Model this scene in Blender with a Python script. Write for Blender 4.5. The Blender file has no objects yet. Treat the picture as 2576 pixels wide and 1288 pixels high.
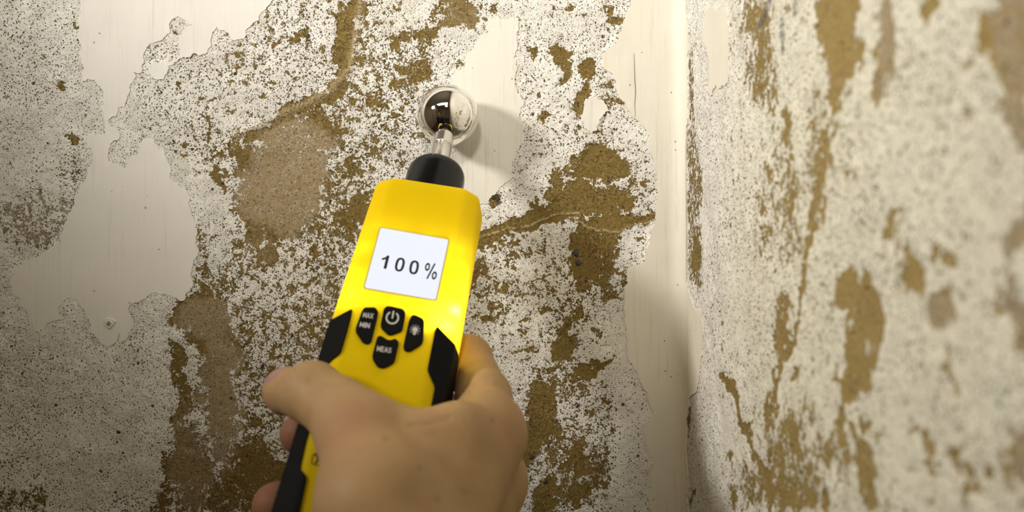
import bpy, bmesh, math, random
import numpy as np
from mathutils import Vector, Matrix
from mathutils.geometry import delaunay_2d_cdt

random.seed(7)
rng = np.random.default_rng(11)
C = bpy.context.scene.collection
scene = bpy.context.scene

# ------------------------------------------------------------------ camera
FP = 2003.0            # focal length in photo pixels
CZ = 1.50              # camera height
cam_d = bpy.data.cameras.new('camera')
cam = bpy.data.objects.new('camera', cam_d)
C.objects.link(cam)
cam_d.sensor_width = 36.0
cam_d.lens = 36.0 * FP / 2576.0
cam_d.clip_start = 0.01
cam.location = (0, 0, CZ)
cam.rotation_euler = (math.pi / 2, 0, 0)
cam_d.dof.use_dof = True
cam_d.dof.focus_distance = 0.402
cam_d.dof.aperture_fstop = 9.0
scene.camera = cam

# ------------------------------------------------------------------ world, light, exposure
w = bpy.data.worlds.new('world')
scene.world = w
w.use_nodes = True
w.node_tree.nodes['Background'].inputs[0].default_value = (0.9, 0.75, 0.5, 1)
w.node_tree.nodes['Background'].inputs[1].default_value = 0.02
vs = scene.view_settings
vs.view_transform = 'Standard'
vs.look = 'None'
vs.gamma = 1.0
vs.use_curve_mapping = False
vs.exposure = 0.0

LAMP = Vector((-0.66, -0.055, CZ + 0.335))      # work lamp, left of and above the camera
LAMP_AIM = Vector((0.09, 0.27, CZ + 0.30))
sp = bpy.data.lights.new('work_lamp_beam', 'SPOT')
sp.energy = 35.5
sp.color = (1.0, 0.955, 0.875)
sp.spot_size = math.radians(74)
sp.spot_blend = 1.0
sp.shadow_soft_size = 0.065
spo = bpy.data.objects.new('work_lamp_beam', sp)
C.objects.link(spo)
spo.location = LAMP
spo.rotation_euler = (LAMP_AIM - LAMP).to_track_quat('-Z', 'Y').to_euler()

FILL_LAMP = Vector((-0.06, -0.56, CZ + 0.50))      # added fill lamp to lift the shadows, above and behind the camera
FILL_LAMP_AIM = Vector((-0.02, 0.41, CZ + 0.225))
sp2 = bpy.data.lights.new('added_fill_beam', 'SPOT')
sp2.energy = 15.5
sp2.color = (1.0, 0.955, 0.875)
sp2.spot_size = math.radians(39)
sp2.spot_blend = 1.0
sp2.shadow_soft_size = 0.066
spo2 = bpy.data.objects.new('added_fill_beam', sp2)
C.objects.link(spo2)
spo2.location = FILL_LAMP
spo2.rotation_euler = (FILL_LAMP_AIM - FILL_LAMP).to_track_quat('-Z', 'Y').to_euler()

ca = bpy.data.lights.new('added_ceiling_fill', 'AREA')  # unseen ceiling light, added for soft warm fill
ca.energy = 3.0
ca.color = (1.0, 0.79, 0.50)
ca.shape = 'RECTANGLE'
ca.size = 1.1
ca.size_y = 0.5
cao = bpy.data.objects.new('added_ceiling_fill', ca)
C.objects.link(cao)
cao.location = (-0.5, -1.0, 2.44)

# ------------------------------------------------------------------ helpers
def P(px, py, Y):
    """a point of the photo at depth Y, as world coordinates"""
    return np.array([(px - 1288) / FP * Y, Y, (644 - py) / FP * Y + CZ])

def mesh_obj(name, verts, faces, mat=None, parent=None, smooth=False, sharp=None):
    me = bpy.data.meshes.new(name)
    me.from_pydata([tuple(map(float, v)) for v in verts], [], [tuple(map(int, f)) for f in faces])
    me.update()
    if smooth:
        me.polygons.foreach_set('use_smooth', [True] * len(me.polygons))
        if sharp is not None:
            me.set_sharp_from_angle(angle=math.radians(sharp))
    o = bpy.data.objects.new(name, me)
    C.objects.link(o)
    if mat: me.materials.append(mat)
    if parent: o.parent = parent
    return o

def np_mesh(name, V, Q, mat=None, parent=None, smooth=True):
    me = bpy.data.meshes.new(name)
    V = np.ascontiguousarray(V, dtype=np.float32)
    Q = np.ascontiguousarray(Q, dtype=np.int32)
    n = Q.shape[1]
    me.vertices.add(len(V)); me.vertices.foreach_set('co', V.ravel())
    me.loops.add(Q.size); me.loops.foreach_set('vertex_index', Q.ravel())
    me.polygons.add(len(Q))
    me.polygons.foreach_set('loop_start', np.arange(len(Q), dtype=np.int32) * n)
    me.update(calc_edges=True)
    if smooth:
        me.polygons.foreach_set('use_smooth', np.ones(len(Q), dtype=bool))
    o = bpy.data.objects.new(name, me)
    C.objects.link(o)
    if mat: me.materials.append(mat)
    if parent: o.parent = parent
    return o

def bm_obj(name, bm, mat=None, parent=None, smooth=False, sharp=None):
    me = bpy.data.meshes.new(name)
    bmesh.ops.recalc_face_normals(bm, faces=bm.faces)
    bm.to_mesh(me); bm.free()
    if smooth:
        me.polygons.foreach_set('use_smooth', [True] * len(me.polygons))
        if sharp is not None:
            me.set_sharp_from_angle(angle=math.radians(sharp))
    o = bpy.data.objects.new(name, me)
    C.objects.link(o)
    if mat: me.materials.append(mat)
    if parent: o.parent = parent
    return o

def add_box(bm, lo, hi, bev=0.0):
    r = bmesh.ops.create_cube(bm, size=1.0)
    vs_ = r['verts']
    for v in vs_:
        v.co = Vector([(lo[i] + hi[i]) / 2 + v.co[i] * (hi[i] - lo[i]) for i in range(3)])
    if bev > 0:
        es = set(e for v in vs_ for e in v.link_edges)
        bmesh.ops.bevel(bm, geom=list(es), offset=bev, segments=2, affect='EDGES')

def lathe(bm, prof, p0, axis, seg=64):
    """prof: list of (distance along axis, radius)"""
    axis = Vector(axis).normalized(); p0 = Vector(p0)
    x = axis.orthogonal().normalized(); y = axis.cross(x)
    rings = []
    for (t, r) in prof:
        if r < 1e-7:
            rings.append([bm.verts.new(p0 + axis * t)])
        else:
            rings.append([bm.verts.new(p0 + axis * t + x * (r * math.cos(2 * math.pi * k / seg)) + y * (r * math.sin(2 * math.pi * k / seg))) for k in range(seg)])
    for a, b in zip(rings, rings[1:]):
        for k in range(seg):
            k2 = (k + 1) % seg
            if len(a) == 1 and len(b) == 1: continue
            if len(a) == 1: bm.faces.new((a[0], b[k], b[k2]))
            elif len(b) == 1: bm.faces.new((a[k], a[k2], b[0]))
            else: bm.faces.new((a[k], a[k2], b[k2], b[k]))

def structure(o):
    o['kind'] = 'structure'
    return o

# numpy value noise ---------------------------------------------------
def vnoise(x, y, seed):
    xi = np.floor(x).astype(np.int64); yi = np.floor(y).astype(np.int64)
    fx = x - xi; fy = y - yi
    fx = fx * fx * fx * (fx * (fx * 6 - 15) + 10); fy = fy * fy * fy * (fy * (fy * 6 - 15) + 10)
    def h(a, b):
        n = (a * 374761393 + b * 668265263 + seed * 974711) & 0xffffffff
        n = ((n ^ (n >> 13)) * 1274126177) & 0xffffffff
        n = n ^ (n >> 16)
        return (n & 0xffffff) / float(0xffffff)
    a = h(xi, yi); b = h(xi + 1, yi); c = h(xi, yi + 1); d = h(xi + 1, yi + 1)
    return (a * (1 - fx) + b * fx) * (1 - fy) + (c * (1 - fx) + d * fx) * fy

def fbm(x, y, scale, octv=4, seed=1, rough=0.5):
    s = 0; amp = 1; tot = 0
    for o in range(octv):
        f = 2 ** o / scale
        s = s + amp * vnoise(x * f + 17.3 * o, y * f - 9.1 * o, seed + o * 13)
        tot += amp; amp *= rough
    return s / tot

def sstep(a, b, x):
    t = np.clip((x - a) / (b - a), 0, 1)
    return t * t * (3 - 2 * t)

def poly_sd(px, py, poly):
    """signed distance (negative inside) to a polygon"""
    poly = np.array(poly, float)
    d = np.full(px.shape, 1e9); ins = np.zeros(px.shape, bool)
    n = len(poly)
    for i in range(n):
        ax, ay = poly[i]; bx, by = poly[(i + 1) % n]
        ex, ey = bx - ax, by - ay
        L = ex * ex + ey * ey + 1e-12
        t = np.clip(((px - ax) * ex + (py - ay) * ey) / L, 0, 1)
        dd = (px - ax - ex * t) ** 2 + (py - ay - ey * t) ** 2
        d = np.minimum(d, dd)
        if ay != by:
            c = ((ay > py) != (by > py)) & (px < ex * (py - ay) / (by - ay) + ax)
            ins ^= c
    d = np.sqrt(d)
    return np.where(ins, -d, d)

def stroke_d(px, py, pts):
    d = np.full(px.shape, 1e9)
    for (ax, ay), (bx, by) in zip(pts, pts[1:]):
        ex, ey = bx - ax, by - ay
        L = ex * ex + ey * ey + 1e-9
        t = np.clip(((px - ax) * ex + (py - ay) * ey) / L, 0, 1)
        d = np.minimum(d, np.hypot(px - ax - ex * t, py - ay - ey * t))
    return d

# ------------------------------------------------------------------ node helpers
class NT:
    def __init__(s, name):
        s.m = bpy.data.materials.new(name); s.m.use_nodes = True
        s.t = s.m.node_tree; s.n = s.t.nodes; s.l = s.t.links
        s.bsdf = s.n['Principled BSDF']; s.out = s.n['Material Output']
    def new(s, typ, **kw):
        nd = s.n.new(typ)
        for k, v in kw.items(): setattr(nd, k, v)
        return nd
    def put(s, sock, v):
        if hasattr(v, 'is_output') or isinstance(v, bpy.types.NodeSocket): s.l.new(v, sock)
        else: sock.default_value = v
    def coord(s, scale=(1, 1, 1)):
        if not hasattr(s, '_tc'): s._tc = s.new('ShaderNodeTexCoord')
        if scale == (1, 1, 1): return s._tc.outputs['Object']
        mp = s.new('ShaderNodeMapping'); mp.inputs['Scale'].default_value = scale
        s.l.new(s._tc.outputs['Object'], mp.inputs['Vector'])
        return mp.outputs[0]
    def noise(s, scale, detail=4, rough=0.55, dist=0.0, sc=(1, 1, 1), col=False):
        nd = s.new('ShaderNodeTexNoise')
        s.l.new(s.coord(sc), nd.inputs['Vector'])
        nd.inputs['Scale'].default_value = scale; nd.inputs['Detail'].default_value = detail
        nd.inputs['Roughness'].default_value = rough; nd.inputs['Distortion'].default_value = dist
        return nd.outputs['Color' if col else 'Fac']
    def voro(s, scale, feature='F1', rand=1.0, vec=None):
        nd = s.new('ShaderNodeTexVoronoi'); nd.feature = feature
        s.l.new(vec if vec is not None else s.coord(), nd.inputs['Vector'])
        nd.inputs['Scale'].default_value = scale; nd.inputs['Randomness'].default_value = rand
        return nd
    def math(s, op, a, b=0.0, c=0.0, clamp=False):
        nd = s.new('ShaderNodeMath', operation=op); nd.use_clamp = clamp
        s.put(nd.inputs[0], a); s.put(nd.inputs[1], b)
        if len(nd.inputs) > 2: s.put(nd.inputs[2], c)
        return nd.outputs[0]
    def ramp(s, f, a, b, lo=0.0, hi=1.0, smooth=True):
        nd = s.new('ShaderNodeMapRange'); nd.interpolation_type = 'SMOOTHSTEP' if smooth else 'LINEAR'
        s.put(nd.inputs['Value'], f); s.put(nd.inputs['From Min'], a); s.put(nd.inputs['From Max'], b)
        s.put(nd.inputs['To Min'], lo); s.put(nd.inputs['To Max'], hi)
        return nd.outputs[0]
    def mix(s, f, a, b, blend='MIX'):
        nd = s.new('ShaderNodeMix', data_type='RGBA', blend_type=blend)
        s.put(nd.inputs[0], f); s.put(nd.inputs[6], a); s.put(nd.inputs[7], b)
        return nd.outputs[2]
    def attr(s, name):
        nd = s.new('ShaderNodeAttribute'); nd.attribute_name = name
        return nd
    def bump(s, h, strength=1.0, dist=0.001):
        nd = s.new('ShaderNodeBump'); nd.inputs['Strength'].default_value = strength
        nd.inputs['Distance'].default_value = dist
        s.l.new(h, nd.inputs['Height']); s.l.new(nd.outputs[0], s.bsdf.inputs['Normal'])
    def set(s, **kw):
        for k, v in kw.items(): s.put(s.bsdf.inputs[k.replace('_', ' ')], v)
        return s

def simple_mat(name, col, rough=0.5, metal=0.0, bumpscale=None, bumpd=0.0001, var=0.06, spec=0.5):
    t = NT(name)
    n = t.noise(bumpscale or 300, 3)
    c2 = tuple(min(1, c * (1 + var)) for c in col); c1 = tuple(c * (1 - var) for c in col)
    t.set(Base_Color=t.mix(n, (*c1, 1), (*c2, 1)), Roughness=rough, Metallic=metal, Specular_IOR_Level=spec)
    if bumpscale: t.bump(n, 1.0, bumpd)
    return t.m

# ------------------------------------------------------------------ plaster material
def plaster_mat():
    t = NT('weathered_plaster')
    A = t.attr('fields'); sepn = t.new('ShaderNodeSeparateColor'); t.l.new(A.outputs['Color'], sepn.inputs[0])
    brown, sand, speck = sepn.outputs[0], sepn.outputs[1], sepn.outputs[2]
    ink = t.attr('ink').outputs['Fac']
    n_mid = t.noise(270, 6, 0.68, 0.25)
    n_fin = t.noise(900, 4, 0.65, 0.2)
    n_big = t.noise(26, 4, 0.6)
    n_vf = t.noise(1700, 3, 0.6)
    m = t.math('ADD', t.math('MULTIPLY', n_mid, 0.55), t.math('MULTIPLY', n_fin, 0.45))
    thr = t.math('ADD', t.math('MULTIPLY', t.math('POWER', brown, 1.25), 0.34), 0.355)
    isl = t.noise(150, 5, 0.6, 0.2, sc=(1, 1, 1.15))
    thr = t.math('ADD', thr, t.math('MULTIPLY', t.ramp(isl, 0.55, 0.66), t.ramp(brown, 0.06, 0.28, 0.0, 0.13)))
    diff = t.math('SUBTRACT', thr, m)
    exposed = t.ramp(diff, -0.008, 0.010)
    # small chips and pits
    wob = t.new('ShaderNodeVectorMath', operation='ADD')
    sc = t.new('ShaderNodeVectorMath', operation='SCALE'); sc.inputs['Scale'].default_value = 0.0009
    t.l.new(t.noise(1300, 3, 0.6, col=True), sc.inputs[0])
    t.l.new(t.coord(), wob.inputs[0]); t.l.new(sc.outputs[0], wob.inputs[1])
    def cells(scale, cut, lo, hi):
        v = t.voro(scale, vec=wob.outputs[0])
        sv = t.new('ShaderNodeSeparateColor'); t.l.new(v.outputs['Color'], sv.inputs[0])
        # cell is active when its random value is under the local density
        on = t.math('LESS_THAN', sv.outputs[0], cut)
        rad = t.ramp(sv.outputs[1], 0.0, 1.0, lo, hi, smooth=False)
        k = t.math('MULTIPLY', t.ramp(t.math('SUBTRACT', rad, v.outputs['Distance']), -0.03, 0.04), on)
        return k, sv.outputs[2], v.outputs['Distance']
    dens = t.math('MULTIPLY', speck, t.ramp(n_big, 0.3, 0.7, 0.85, 1.6))
    s1, r1, d1 = cells(900, t.math('MULTIPLY', dens, 1.15), 0.12, 0.37)
    s2, r2, d2 = cells(520, t.math('MULTIPLY', dens, 0.55), 0.08, 0.34)
    s3, r3, d3 = cells(260, t.math('MULTIPLY', dens, 0.05), 0.06, 0.26)
    s4, r4, d4 = cells(1500, t.math('MULTIPLY', dens, 0.9), 0.15, 0.38)
    # colours ------------------------------------------------------------
    dirt = t.noise(70, 5, 0.65)
    white = t.mix(t.ramp(dirt, 0.35, 0.7), (0.72, 0.695, 0.65, 1), (0.87, 0.855, 0.81, 1))
    white = t.mix(t.math('MULTIPLY', t.ramp(n_fin, 0.55, 0.75), 0.20), white, (0.60, 0.55, 0.47, 1))
    white = t.mix(t.ramp(t.noise(18, 3, 0.6), 0.58, 0.75, 0, 0.25), white, (0.66, 0.60, 0.44, 1))
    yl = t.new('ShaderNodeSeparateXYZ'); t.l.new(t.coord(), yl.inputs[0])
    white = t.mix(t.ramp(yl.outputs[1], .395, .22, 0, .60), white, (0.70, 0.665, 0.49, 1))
    b1 = t.mix(t.ramp(n_fin, 0.36, 0.64), (0.085, 0.054, 0.010, 1), (0.28, 0.195, 0.060, 1))
    b1 = t.mix(t.ramp(t.noise(60, 4, 0.6), 0.35, 0.68), b1, (0.185, 0.125, 0.032, 1))
    b1 = t.mix(t.ramp(n_vf, 0.52, 0.68, 0, 0.6), b1, (0.36, 0.27, 0.12, 1))
    # aggregate grains showing in the brown render
    ag = t.voro(520, vec=wob.outputs[0]); sa = t.new('ShaderNodeSeparateColor'); t.l.new(ag.outputs['Color'], sa.inputs[0])
    grain_on = t.math('MULTIPLY', t.math('LESS_THAN', sa.outputs[0], 0.15), t.ramp(ag.outputs['Distance'], 0.42, 0.30, 0, 1))
    rampn = t.new('ShaderNodeValToRGB'); e = rampn.color_ramp; e.interpolation = 'CONSTANT'
    cols = [(0, (0.05, 0.042, 0.035)), (0.3, (0.16, 0.12, 0.065)), (0.45, (0.30, 0.23, 0.13)), (0.62, (0.24, 0.10, 0.035)), (0.70, (0.10, 0.09, 0.08)), (0.86, (0.30, 0.24, 0.15))]
    while len(e.elements) < len(cols): e.elements.new(0.5)
    for el, (p_, c_) in zip(e.elements, cols): el.position = p_; el.color = (*c_, 1)
    t.l.new(sa.outputs[1], rampn.inputs[0])
    b1 = t.mix(t.math('MULTIPLY', grain_on, 0.8), b1, rampn.outputs[0])
    b1 = t.mix(t.ramp(yl.outputs[1], .39, .20, 0, .55), b1, (0.42, 0.305, 0.12, 1))  # stronger light on the near wall painted into the brown, plus sandier render
    sandc = t.mix(t.ramp(n_vf, 0.38, 0.62), (0.245, 0.18, 0.095, 1), (0.50, 0.435, 0.34, 1))
    sandc = t.mix(t.ramp(n_mid, 0.35, 0.6), sandc, (0.33, 0.25, 0.13, 1))
    b = t.mix(t.ramp(t.math('ADD', sand, t.math('MULTIPLY', t.math('SUBTRACT', n_mid, 0.5), 0.9)), 0.35, 0.75), b1, sandc)
    b = t.mix(t.math('MULTIPLY', grain_on, 0.35), b, rampn.outputs[0])
    col = t.mix(exposed, white, b)
    col = t.mix(t.math('MULTIPLY', A.outputs['Alpha'], t.ramp(n_fin, .35, .55)), col, (0.56, 0.46, 0.30, 1))
    def speckcol(r):
        rn = t.new('ShaderNodeValToRGB'); e = rn.color_ramp; e.interpolation = 'CONSTANT'
        cs = [(0, (0.028, 0.022, 0.015)), (0.30, (0.085, 0.058, 0.02)), (0.55, (0.15, 0.105, 0.035)), (0.76, (0.06, 0.052, 0.042)), (0.88, (0.24, 0.17, 0.07)), (0.96, (0.20, 0.09, 0.03))]
        while len(e.elements) < len(cs): e.elements.new(0.5)
        for el, (p_, c_) in zip(e.elements, cs): el.position = p_; el.color = (*c_, 1)
        t.l.new(r, rn.inputs[0]); return rn.outputs[0]
    nb = t.math('SUBTRACT', 1.0, t.math('MULTIPLY', exposed, 0.6))
    for sk, rk, am in ((s4, r4, 0.75), (s1, r1, 0.9), (s2, r2, 0.9), (s3, r3, 0.9)):
        col = t.mix(t.math('MULTIPLY', t.math('MULTIPLY', sk, am), nb), col, speckcol(rk))
    col = t.mix(t.math('MULTIPLY', ink, t.ramp(n_fin, 0.35, 0.6)), col, (0.05, 0.055, 0.075, 1))
    t.set(Base_Color=col, Roughness=0.88, Specular_IOR_Level=0.25)
    pits = t.math('MAXIMUM', t.math('MAXIMUM', s1, s2), t.math('MULTIPLY', s3, 1.3))
    h = t.math('SUBTRACT', t.math('MULTIPLY', n_fin, 0.55), t.math('MULTIPLY', exposed, 0.38))
    h = t.math('SUBTRACT', h, t.math('MULTIPLY', pits, 0.34))
    h = t.math('ADD', h, t.math('MULTIPLY', n_vf, 0.16))
    h = t.math('ADD', h, t.math('MULTIPLY', n_mid, 0.9))
    t.bump(h, 1.0, 0.00085)
    return t.m

def paint_mat(name='old_cream_paint', dirt_amt=0.6, base=(0.71, 0.685, 0.625)):
    t = NT(name)
    streak = t.noise(420, 5, 0.65, sc=(1, 1, 0.045))
    st2 = t.noise(90, 4, 0.6, sc=(1, 1, 0.12))
    big = t.noise(14, 4, 0.55)
    c = t.mix(t.ramp(big, 0.3, 0.7), (*[x * 0.97 for x in base], 1), (*[min(1, x * 1.04) for x in base], 1))
    c = t.mix(t.ramp(streak, 0.52, 0.8, 0, dirt_amt), c, (0.45, 0.38, 0.26, 1))
    c = t.mix(t.ramp(st2, 0.62, 0.8, 0, dirt_amt * 0.5), c, (0.62, 0.50, 0.28, 1))
    v = t.voro(95); sv = t.new('ShaderNodeSeparateColor'); t.l.new(v.outputs['Color'], sv.inputs[0])
    sp_ = t.math('MULTIPLY', t.math('LESS_THAN', sv.outputs[0], 0.10), t.ramp(v.outputs['Distance'], 0.085, 0.045, 0, 1))
    v2 = t.voro(330); sv2 = t.new('ShaderNodeSeparateColor'); t.l.new(v2.outputs['Color'], sv2.inputs[0])
    sp2 = t.math('MULTIPLY', t.math('LESS_THAN', sv2.outputs[0], 0.045), t.ramp(v2.outputs['Distance'], 0.17, 0.10, 0, 1))
    spm = t.math('MAXIMUM', sp_, sp2)
    c = t.mix(t.math('MULTIPLY', spm, 0.8), c, t.mix(sv.outputs[1], (0.10, 0.08, 0.05, 1), (0.40, 0.30, 0.15, 1)))
    t.set(Base_Color=c, Roughness=0.55, Specular_IOR_Level=0.35)
    h = t.math('ADD', t.math('MULTIPLY', streak, 0.18), t.math('MULTIPLY', t.noise(55, 4, 0.5), 0.8))
    h = t.math('SUBTRACT', h, t.math('MULTIPLY', spm, 0.25))
    t.bump(h, 1.0, 0.0006)
    return t.m

M_plaster = plaster_mat()
M_paint = paint_mat()
M_paint_c = paint_mat('corner_cream_paint', 0.45, (0.70, 0.665, 0.575))
M_paint_w = paint_mat('smooth_beige_paint', 0.28, (0.735, 0.71, 0.665))

# ------------------------------------------------------------------ the two walls
YB = 0.410
XR = (1722 - 1288) / FP * YB

BACK_BLOBS = [  # cx, cy, rx, ry, angle, value
    (650,180,250,200,0,.30),(560,330,160,120,0,.33),(960,200,150,150,0,.42),(1030,110,70,60,0,.5),(1170,30,26,42,0,.93),(1150,10,50,30,0,.7),
    (1060,180,42,32,0,.75),(1075,150,25,20,0,.6),(760,95,22,12,0,.6),(900,330,110,110,0,.42),(880,20,50,40,0,.5),(1000,330,100,120,0,.36),
    (700,470,110,120,0,.82),(740,370,95,80,0,.72),(800,330,60,60,0,.7),(690,530,85,60,0,.92),(620,390,25,28,0,.8),(550,455,14,38,0,.75),(600,370,16,40,0,.6),
    (720,760,230,240,0,.44),(650,1010,150,280,0,.47),(860,520,90,200,0,.43),(570,700,90,120,0,.38),(905,520,24,40,0,.85),(870,560,20,40,0,.8),
    (500,790,75,45,0,.85),(540,850,60,70,0,.8),(545,980,42,130,0,.85),(470,1180,60,110,0,.72),(650,1235,150,80,0,.72),(620,1110,60,100,0,.62),
    (680,640,30,25,0,.8),(660,600,50,30,0,.75),(780,880,50,50,0,.52),(700,960,50,40,0,.6),(590,880,20,60,0,.7),(660,1180,60,50,0,.85),(560,1100,25,60,0,.75),
    (40,1262,90,35,0,.5),(190,1050,60,30,0,.2),(160,905,120,8,5,.32),(190,430,25,40,0,.45),(120,520,80,40,20,.45),(160,220,12,14,0,.7),(187,52,10,7,0,.8),(190,345,18,12,0,.7),(70,560,80,60,0,.5),
    (300,1280,150,30,0,.3),(520,640,18,60,0,.55),(505,600,10,40,0,.6),
    (1410,150,18,26,0,.93),(1420,190,14,22,0,.85),(1482,178,24,28,0,.96),(1465,248,20,42,15,.85),(1364,236,9,10,0,.8),(1540,212,26,20,0,.62),(1530,260,20,30,0,.45),
    (1372,285,14,22,0,.62),(1385,15,10,22,0,.6),(1425,25,12,16,0,.6),(1530,25,18,28,0,.62),(1545,62,22,14,0,.7),(1240,15,12,14,0,.6),(1336,122,13,16,0,.65),(1460,45,8,10,0,.6),(1208,62,8,8,0,.7),
    (1510,410,64,38,0,.9),(1450,430,24,30,0,.72),(1490,500,96,40,0,.92),(1435,515,60,30,-8,.96),(1540,560,66,32,0,.92),(1500,620,62,44,0,.74),(1468,600,30,55,0,.85),
    (1240,500,14,18,0,.72),(1400,440,22,40,0,.5),(1585,500,50,90,0,.42),(1595,420,40,50,0,.34),(1620,540,18,40,0,.5),(1520,340,30,22,0,.5),(1440,330,30,25,0,.42),
    (1467,668,34,32,0,.96),(1461,715,18,18,0,.92),(1512,680,55,45,0,.62),(1537,742,20,22,0,.72),(1452,800,24,16,0,.75),(1421,828,18,40,0,.82),(1421,876,32,24,0,.88),
    (1502,826,20,12,20,.72),(1517,916,30,12,-20,.84),(1480,935,40,20,-15,.84),(1356,1042,40,88,8,.99),(1325,1120,24,50,0,.95),(1461,1148,18,54,0,.82),(1456,1250,22,40,0,.88),
    (1366,1245,34,48,0,.78),(1430,1180,120,120,0,.50),(1420,960,80,60,0,.55),(1400,760,150,110,0,.36),(1320,880,42,10,-8,.6),(1250,740,60,110,0,.40),(1212,680,14,60,0,.85),(1500,1040,60,90,0,.42),(1290,620,90,30,0,.5),
]
BACK_STROKES = [
    ([(890,0),(868,60),(872,140),(855,200),(815,240),(740,270),(640,345)], 15, .9),
    ([(1165,40),(1120,62),(1040,90),(1000,110)], 15, .75),
    ([(1205,602),(1260,582),(1340,548),(1420,528)], 20, .96),
    ([(430,880),(468,980),(455,1100),(400,1288)], 18, .72),
    ([(510,640),(505,760)], 9, .6),
    ([(1540,575),(1600,560),(1650,545)], 9, .85),
]
SAND_BLOBS = [(740,380,110,90,0,.9),(700,480,120,110,0,.85),(520,800,90,60,0,.7),(555,1000,60,200,0,.8),(480,1150,80,160,0,.6),(90,540,120,70,0,.8),(650,650,60,80,0,.5),(840,100,50,120,0,.35),(1160,50,60,70,0,.5)]
RIGHT_BLOBS = [
    (1750,650,14,45,0,.8),(1733,1050,5,30,0,.7),(1741,1250,8,14,0,.7),
    (1900,65,42,90,0,.43),(1920,200,48,80,0,.42),(1940,350,34,90,0,.38),(1978,300,10,60,0,.6),(1985,530,12,60,0,.55),(1960,620,70,60,0,.42),(1950,480,60,120,0,.40),
    (2100,40,46,80,0,.99),(2108,130,32,90,0,.98),(2097,230,20,66,0,.92),(2225,90,24,110,0,.82),(2205,180,20,40,0,.6),(2155,165,9,30,0,.85),(2340,30,20,52,0,.85),
    (2515,110,24,140,0,.9),(2570,200,34,500,0,.72),(2545,350,22,150,0,.62),(2137,440,6,24,0,.8),(2050,350,30,150,0,.42),(2075,370,10,30,0,.7),(2240,560,20,30,0,.5),(2370,640,30,20,0,.6),
    (1971,755,13,16,0,.96),(1962,840,14,56,0,.88),(2153,735,38,66,0,.99),(2185,790,24,60,0,.93),(2158,890,20,90,0,.96),(2136,985,16,60,0,.9),(2118,1075,20,44,0,.92),(2173,1165,22,44,0,.93),
    (2193,1235,18,34,0,.88),(2067,1262,11,42,0,.85),(2098,932,9,26,0,.85),(2389,937,12,42,0,.72),(2397,1138,14,28,0,.82),(2450,1218,20,26,0,.88),(2372,750,16,34,0,.72),(2354,805,34,40,0,.62),
    (2535,790,50,46,0,.62),(2299,670,14,34,0,.62),(2311,1113,11,24,0,.62),(2173,1058,9,14,0,.85),(2548,1180,36,90,0,.62),(2228,1276,22,20,0,.8),(1997,950,8,30,0,.75),(1997,1090,16,66,0,.6),
    (1990,1160,60,120,0,.46),(2100,1120,60,60,0,.45),(2085,400,60,220,0,.28),(1990,1240,50,50,0,.55),(1900,1230,60,50,0,.45),
]
RIGHT_STROKES = [
    ([(1737,130),(1739,320)], 4, .55),
    ([(1736,330),(1748,430),(1742,560),(1747,705)], 17, .52),
    ([(2062,400),(2052,520),(2030,660)], 7, .62),
    ([(2030,660),(1998,790),(1968,900),(1948,980),(1930,1052)], 6.5, .95),
    ([(1818,940),(1850,1025),(1878,1100),(1905,1150),(1940,1230),(1932,1300)], 8, .97),
    ([(2065,1180),(2100,1010)], 6, .5),
]
INK_STROKES = [([(1932,0),(1908,66)], 6, .9), ([(1966,50),(1969,130)], 5, .9), ([(2000,0),(1997,38)], 5, .7)]
BACK_INK = [([(1249,492),(1254,512)], 5, .9)]

def field(px, py, blobs, strokes, base):
    f = np.full(px.shape, base)
    for cx, cy, rx, ry, an, v in blobs:
        a = math.radians(an); ca_, sa_ = math.cos(a), math.sin(a)
        dx = px - cx; dy = py - cy
        u = (dx * ca_ + dy * sa_) / rx; q = (-dx * sa_ + dy * ca_) / ry
        r = np.hypot(u, q)
        f = np.maximum(f, base + (v - base) * sstep(1.55, 0.55, r))
    for pts, wd, v in strokes:
        d = stroke_d(px, py, pts)
        f = np.maximum(f, base + (v - base) * sstep(1.5 * wd, 0.6 * wd, d))
    return f

# paint that is still on the wall (outlines in photo pixels)
def z5(L): return [(x / 2.0128, y / 2.0128) for x, y in L]
def z6(L): return [(x / 1.9872, 640 + y / 1.9872) for x, y in L]
def z7(L): return [(1200 + x / 2.0121, y / 2.0121) for x, y in L]
PATCH_A = z5([(415,-90),(412,0),(400,150),(398,280),(415,300),(420,415),(480,405),(490,420),(515,450),(520,560),(530,640),(520,690),(445,690),(440,710),(470,770),(465,830),(430,920),(400,980),(370,1050),(330,1130),(300,1200),(310,1235),(215,1278)]) + \
    z6([(120,30),(50,130),(60,190),(105,220),(95,262),(140,290),(170,350),(175,385),(215,410),(232,405),(222,368),(255,335),(315,325),(290,270),(310,235),(380,225),(410,260),(430,310),(455,350),(458,385),(500,430),(535,462),(550,455),(590,415),(598,392),(606,440),(640,400),(670,365),(665,330),(645,290),(655,245),(700,235),(760,192),(840,205),(870,215),(925,225),(950,180),(962,130),(958,80),(990,0)]) + \
    z5([(1000,1250),(1000,1170),(985,1110),(960,1050),(945,960),(920,950),(880,920),(860,880),(850,810),(830,760),(800,740),(780,705),(750,700),(710,730),(700,780),(670,790),(640,850),(600,830),(560,820),(550,760),(560,730),(600,710),(605,670),(560,640),(550,610),(590,590),(600,545),(630,545),(645,500),(660,430),(690,390),(675,365),(715,368),
        (720,330),(740,255),(800,210),(840,185),(862,150),(870,100),(905,82),(940,105),(975,128),(935,135),(912,180),(905,240),(912,285),(875,312),(800,318),(765,325),(750,372),(770,388),(830,402),(850,360),(885,315),(930,290),(1050,265),(1072,180),(1100,125),(1112,155),(1160,170),(1172,200),(1240,198),(1270,130),(1312,108),(1330,60),(1385,0),(1430,-90)])
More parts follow.
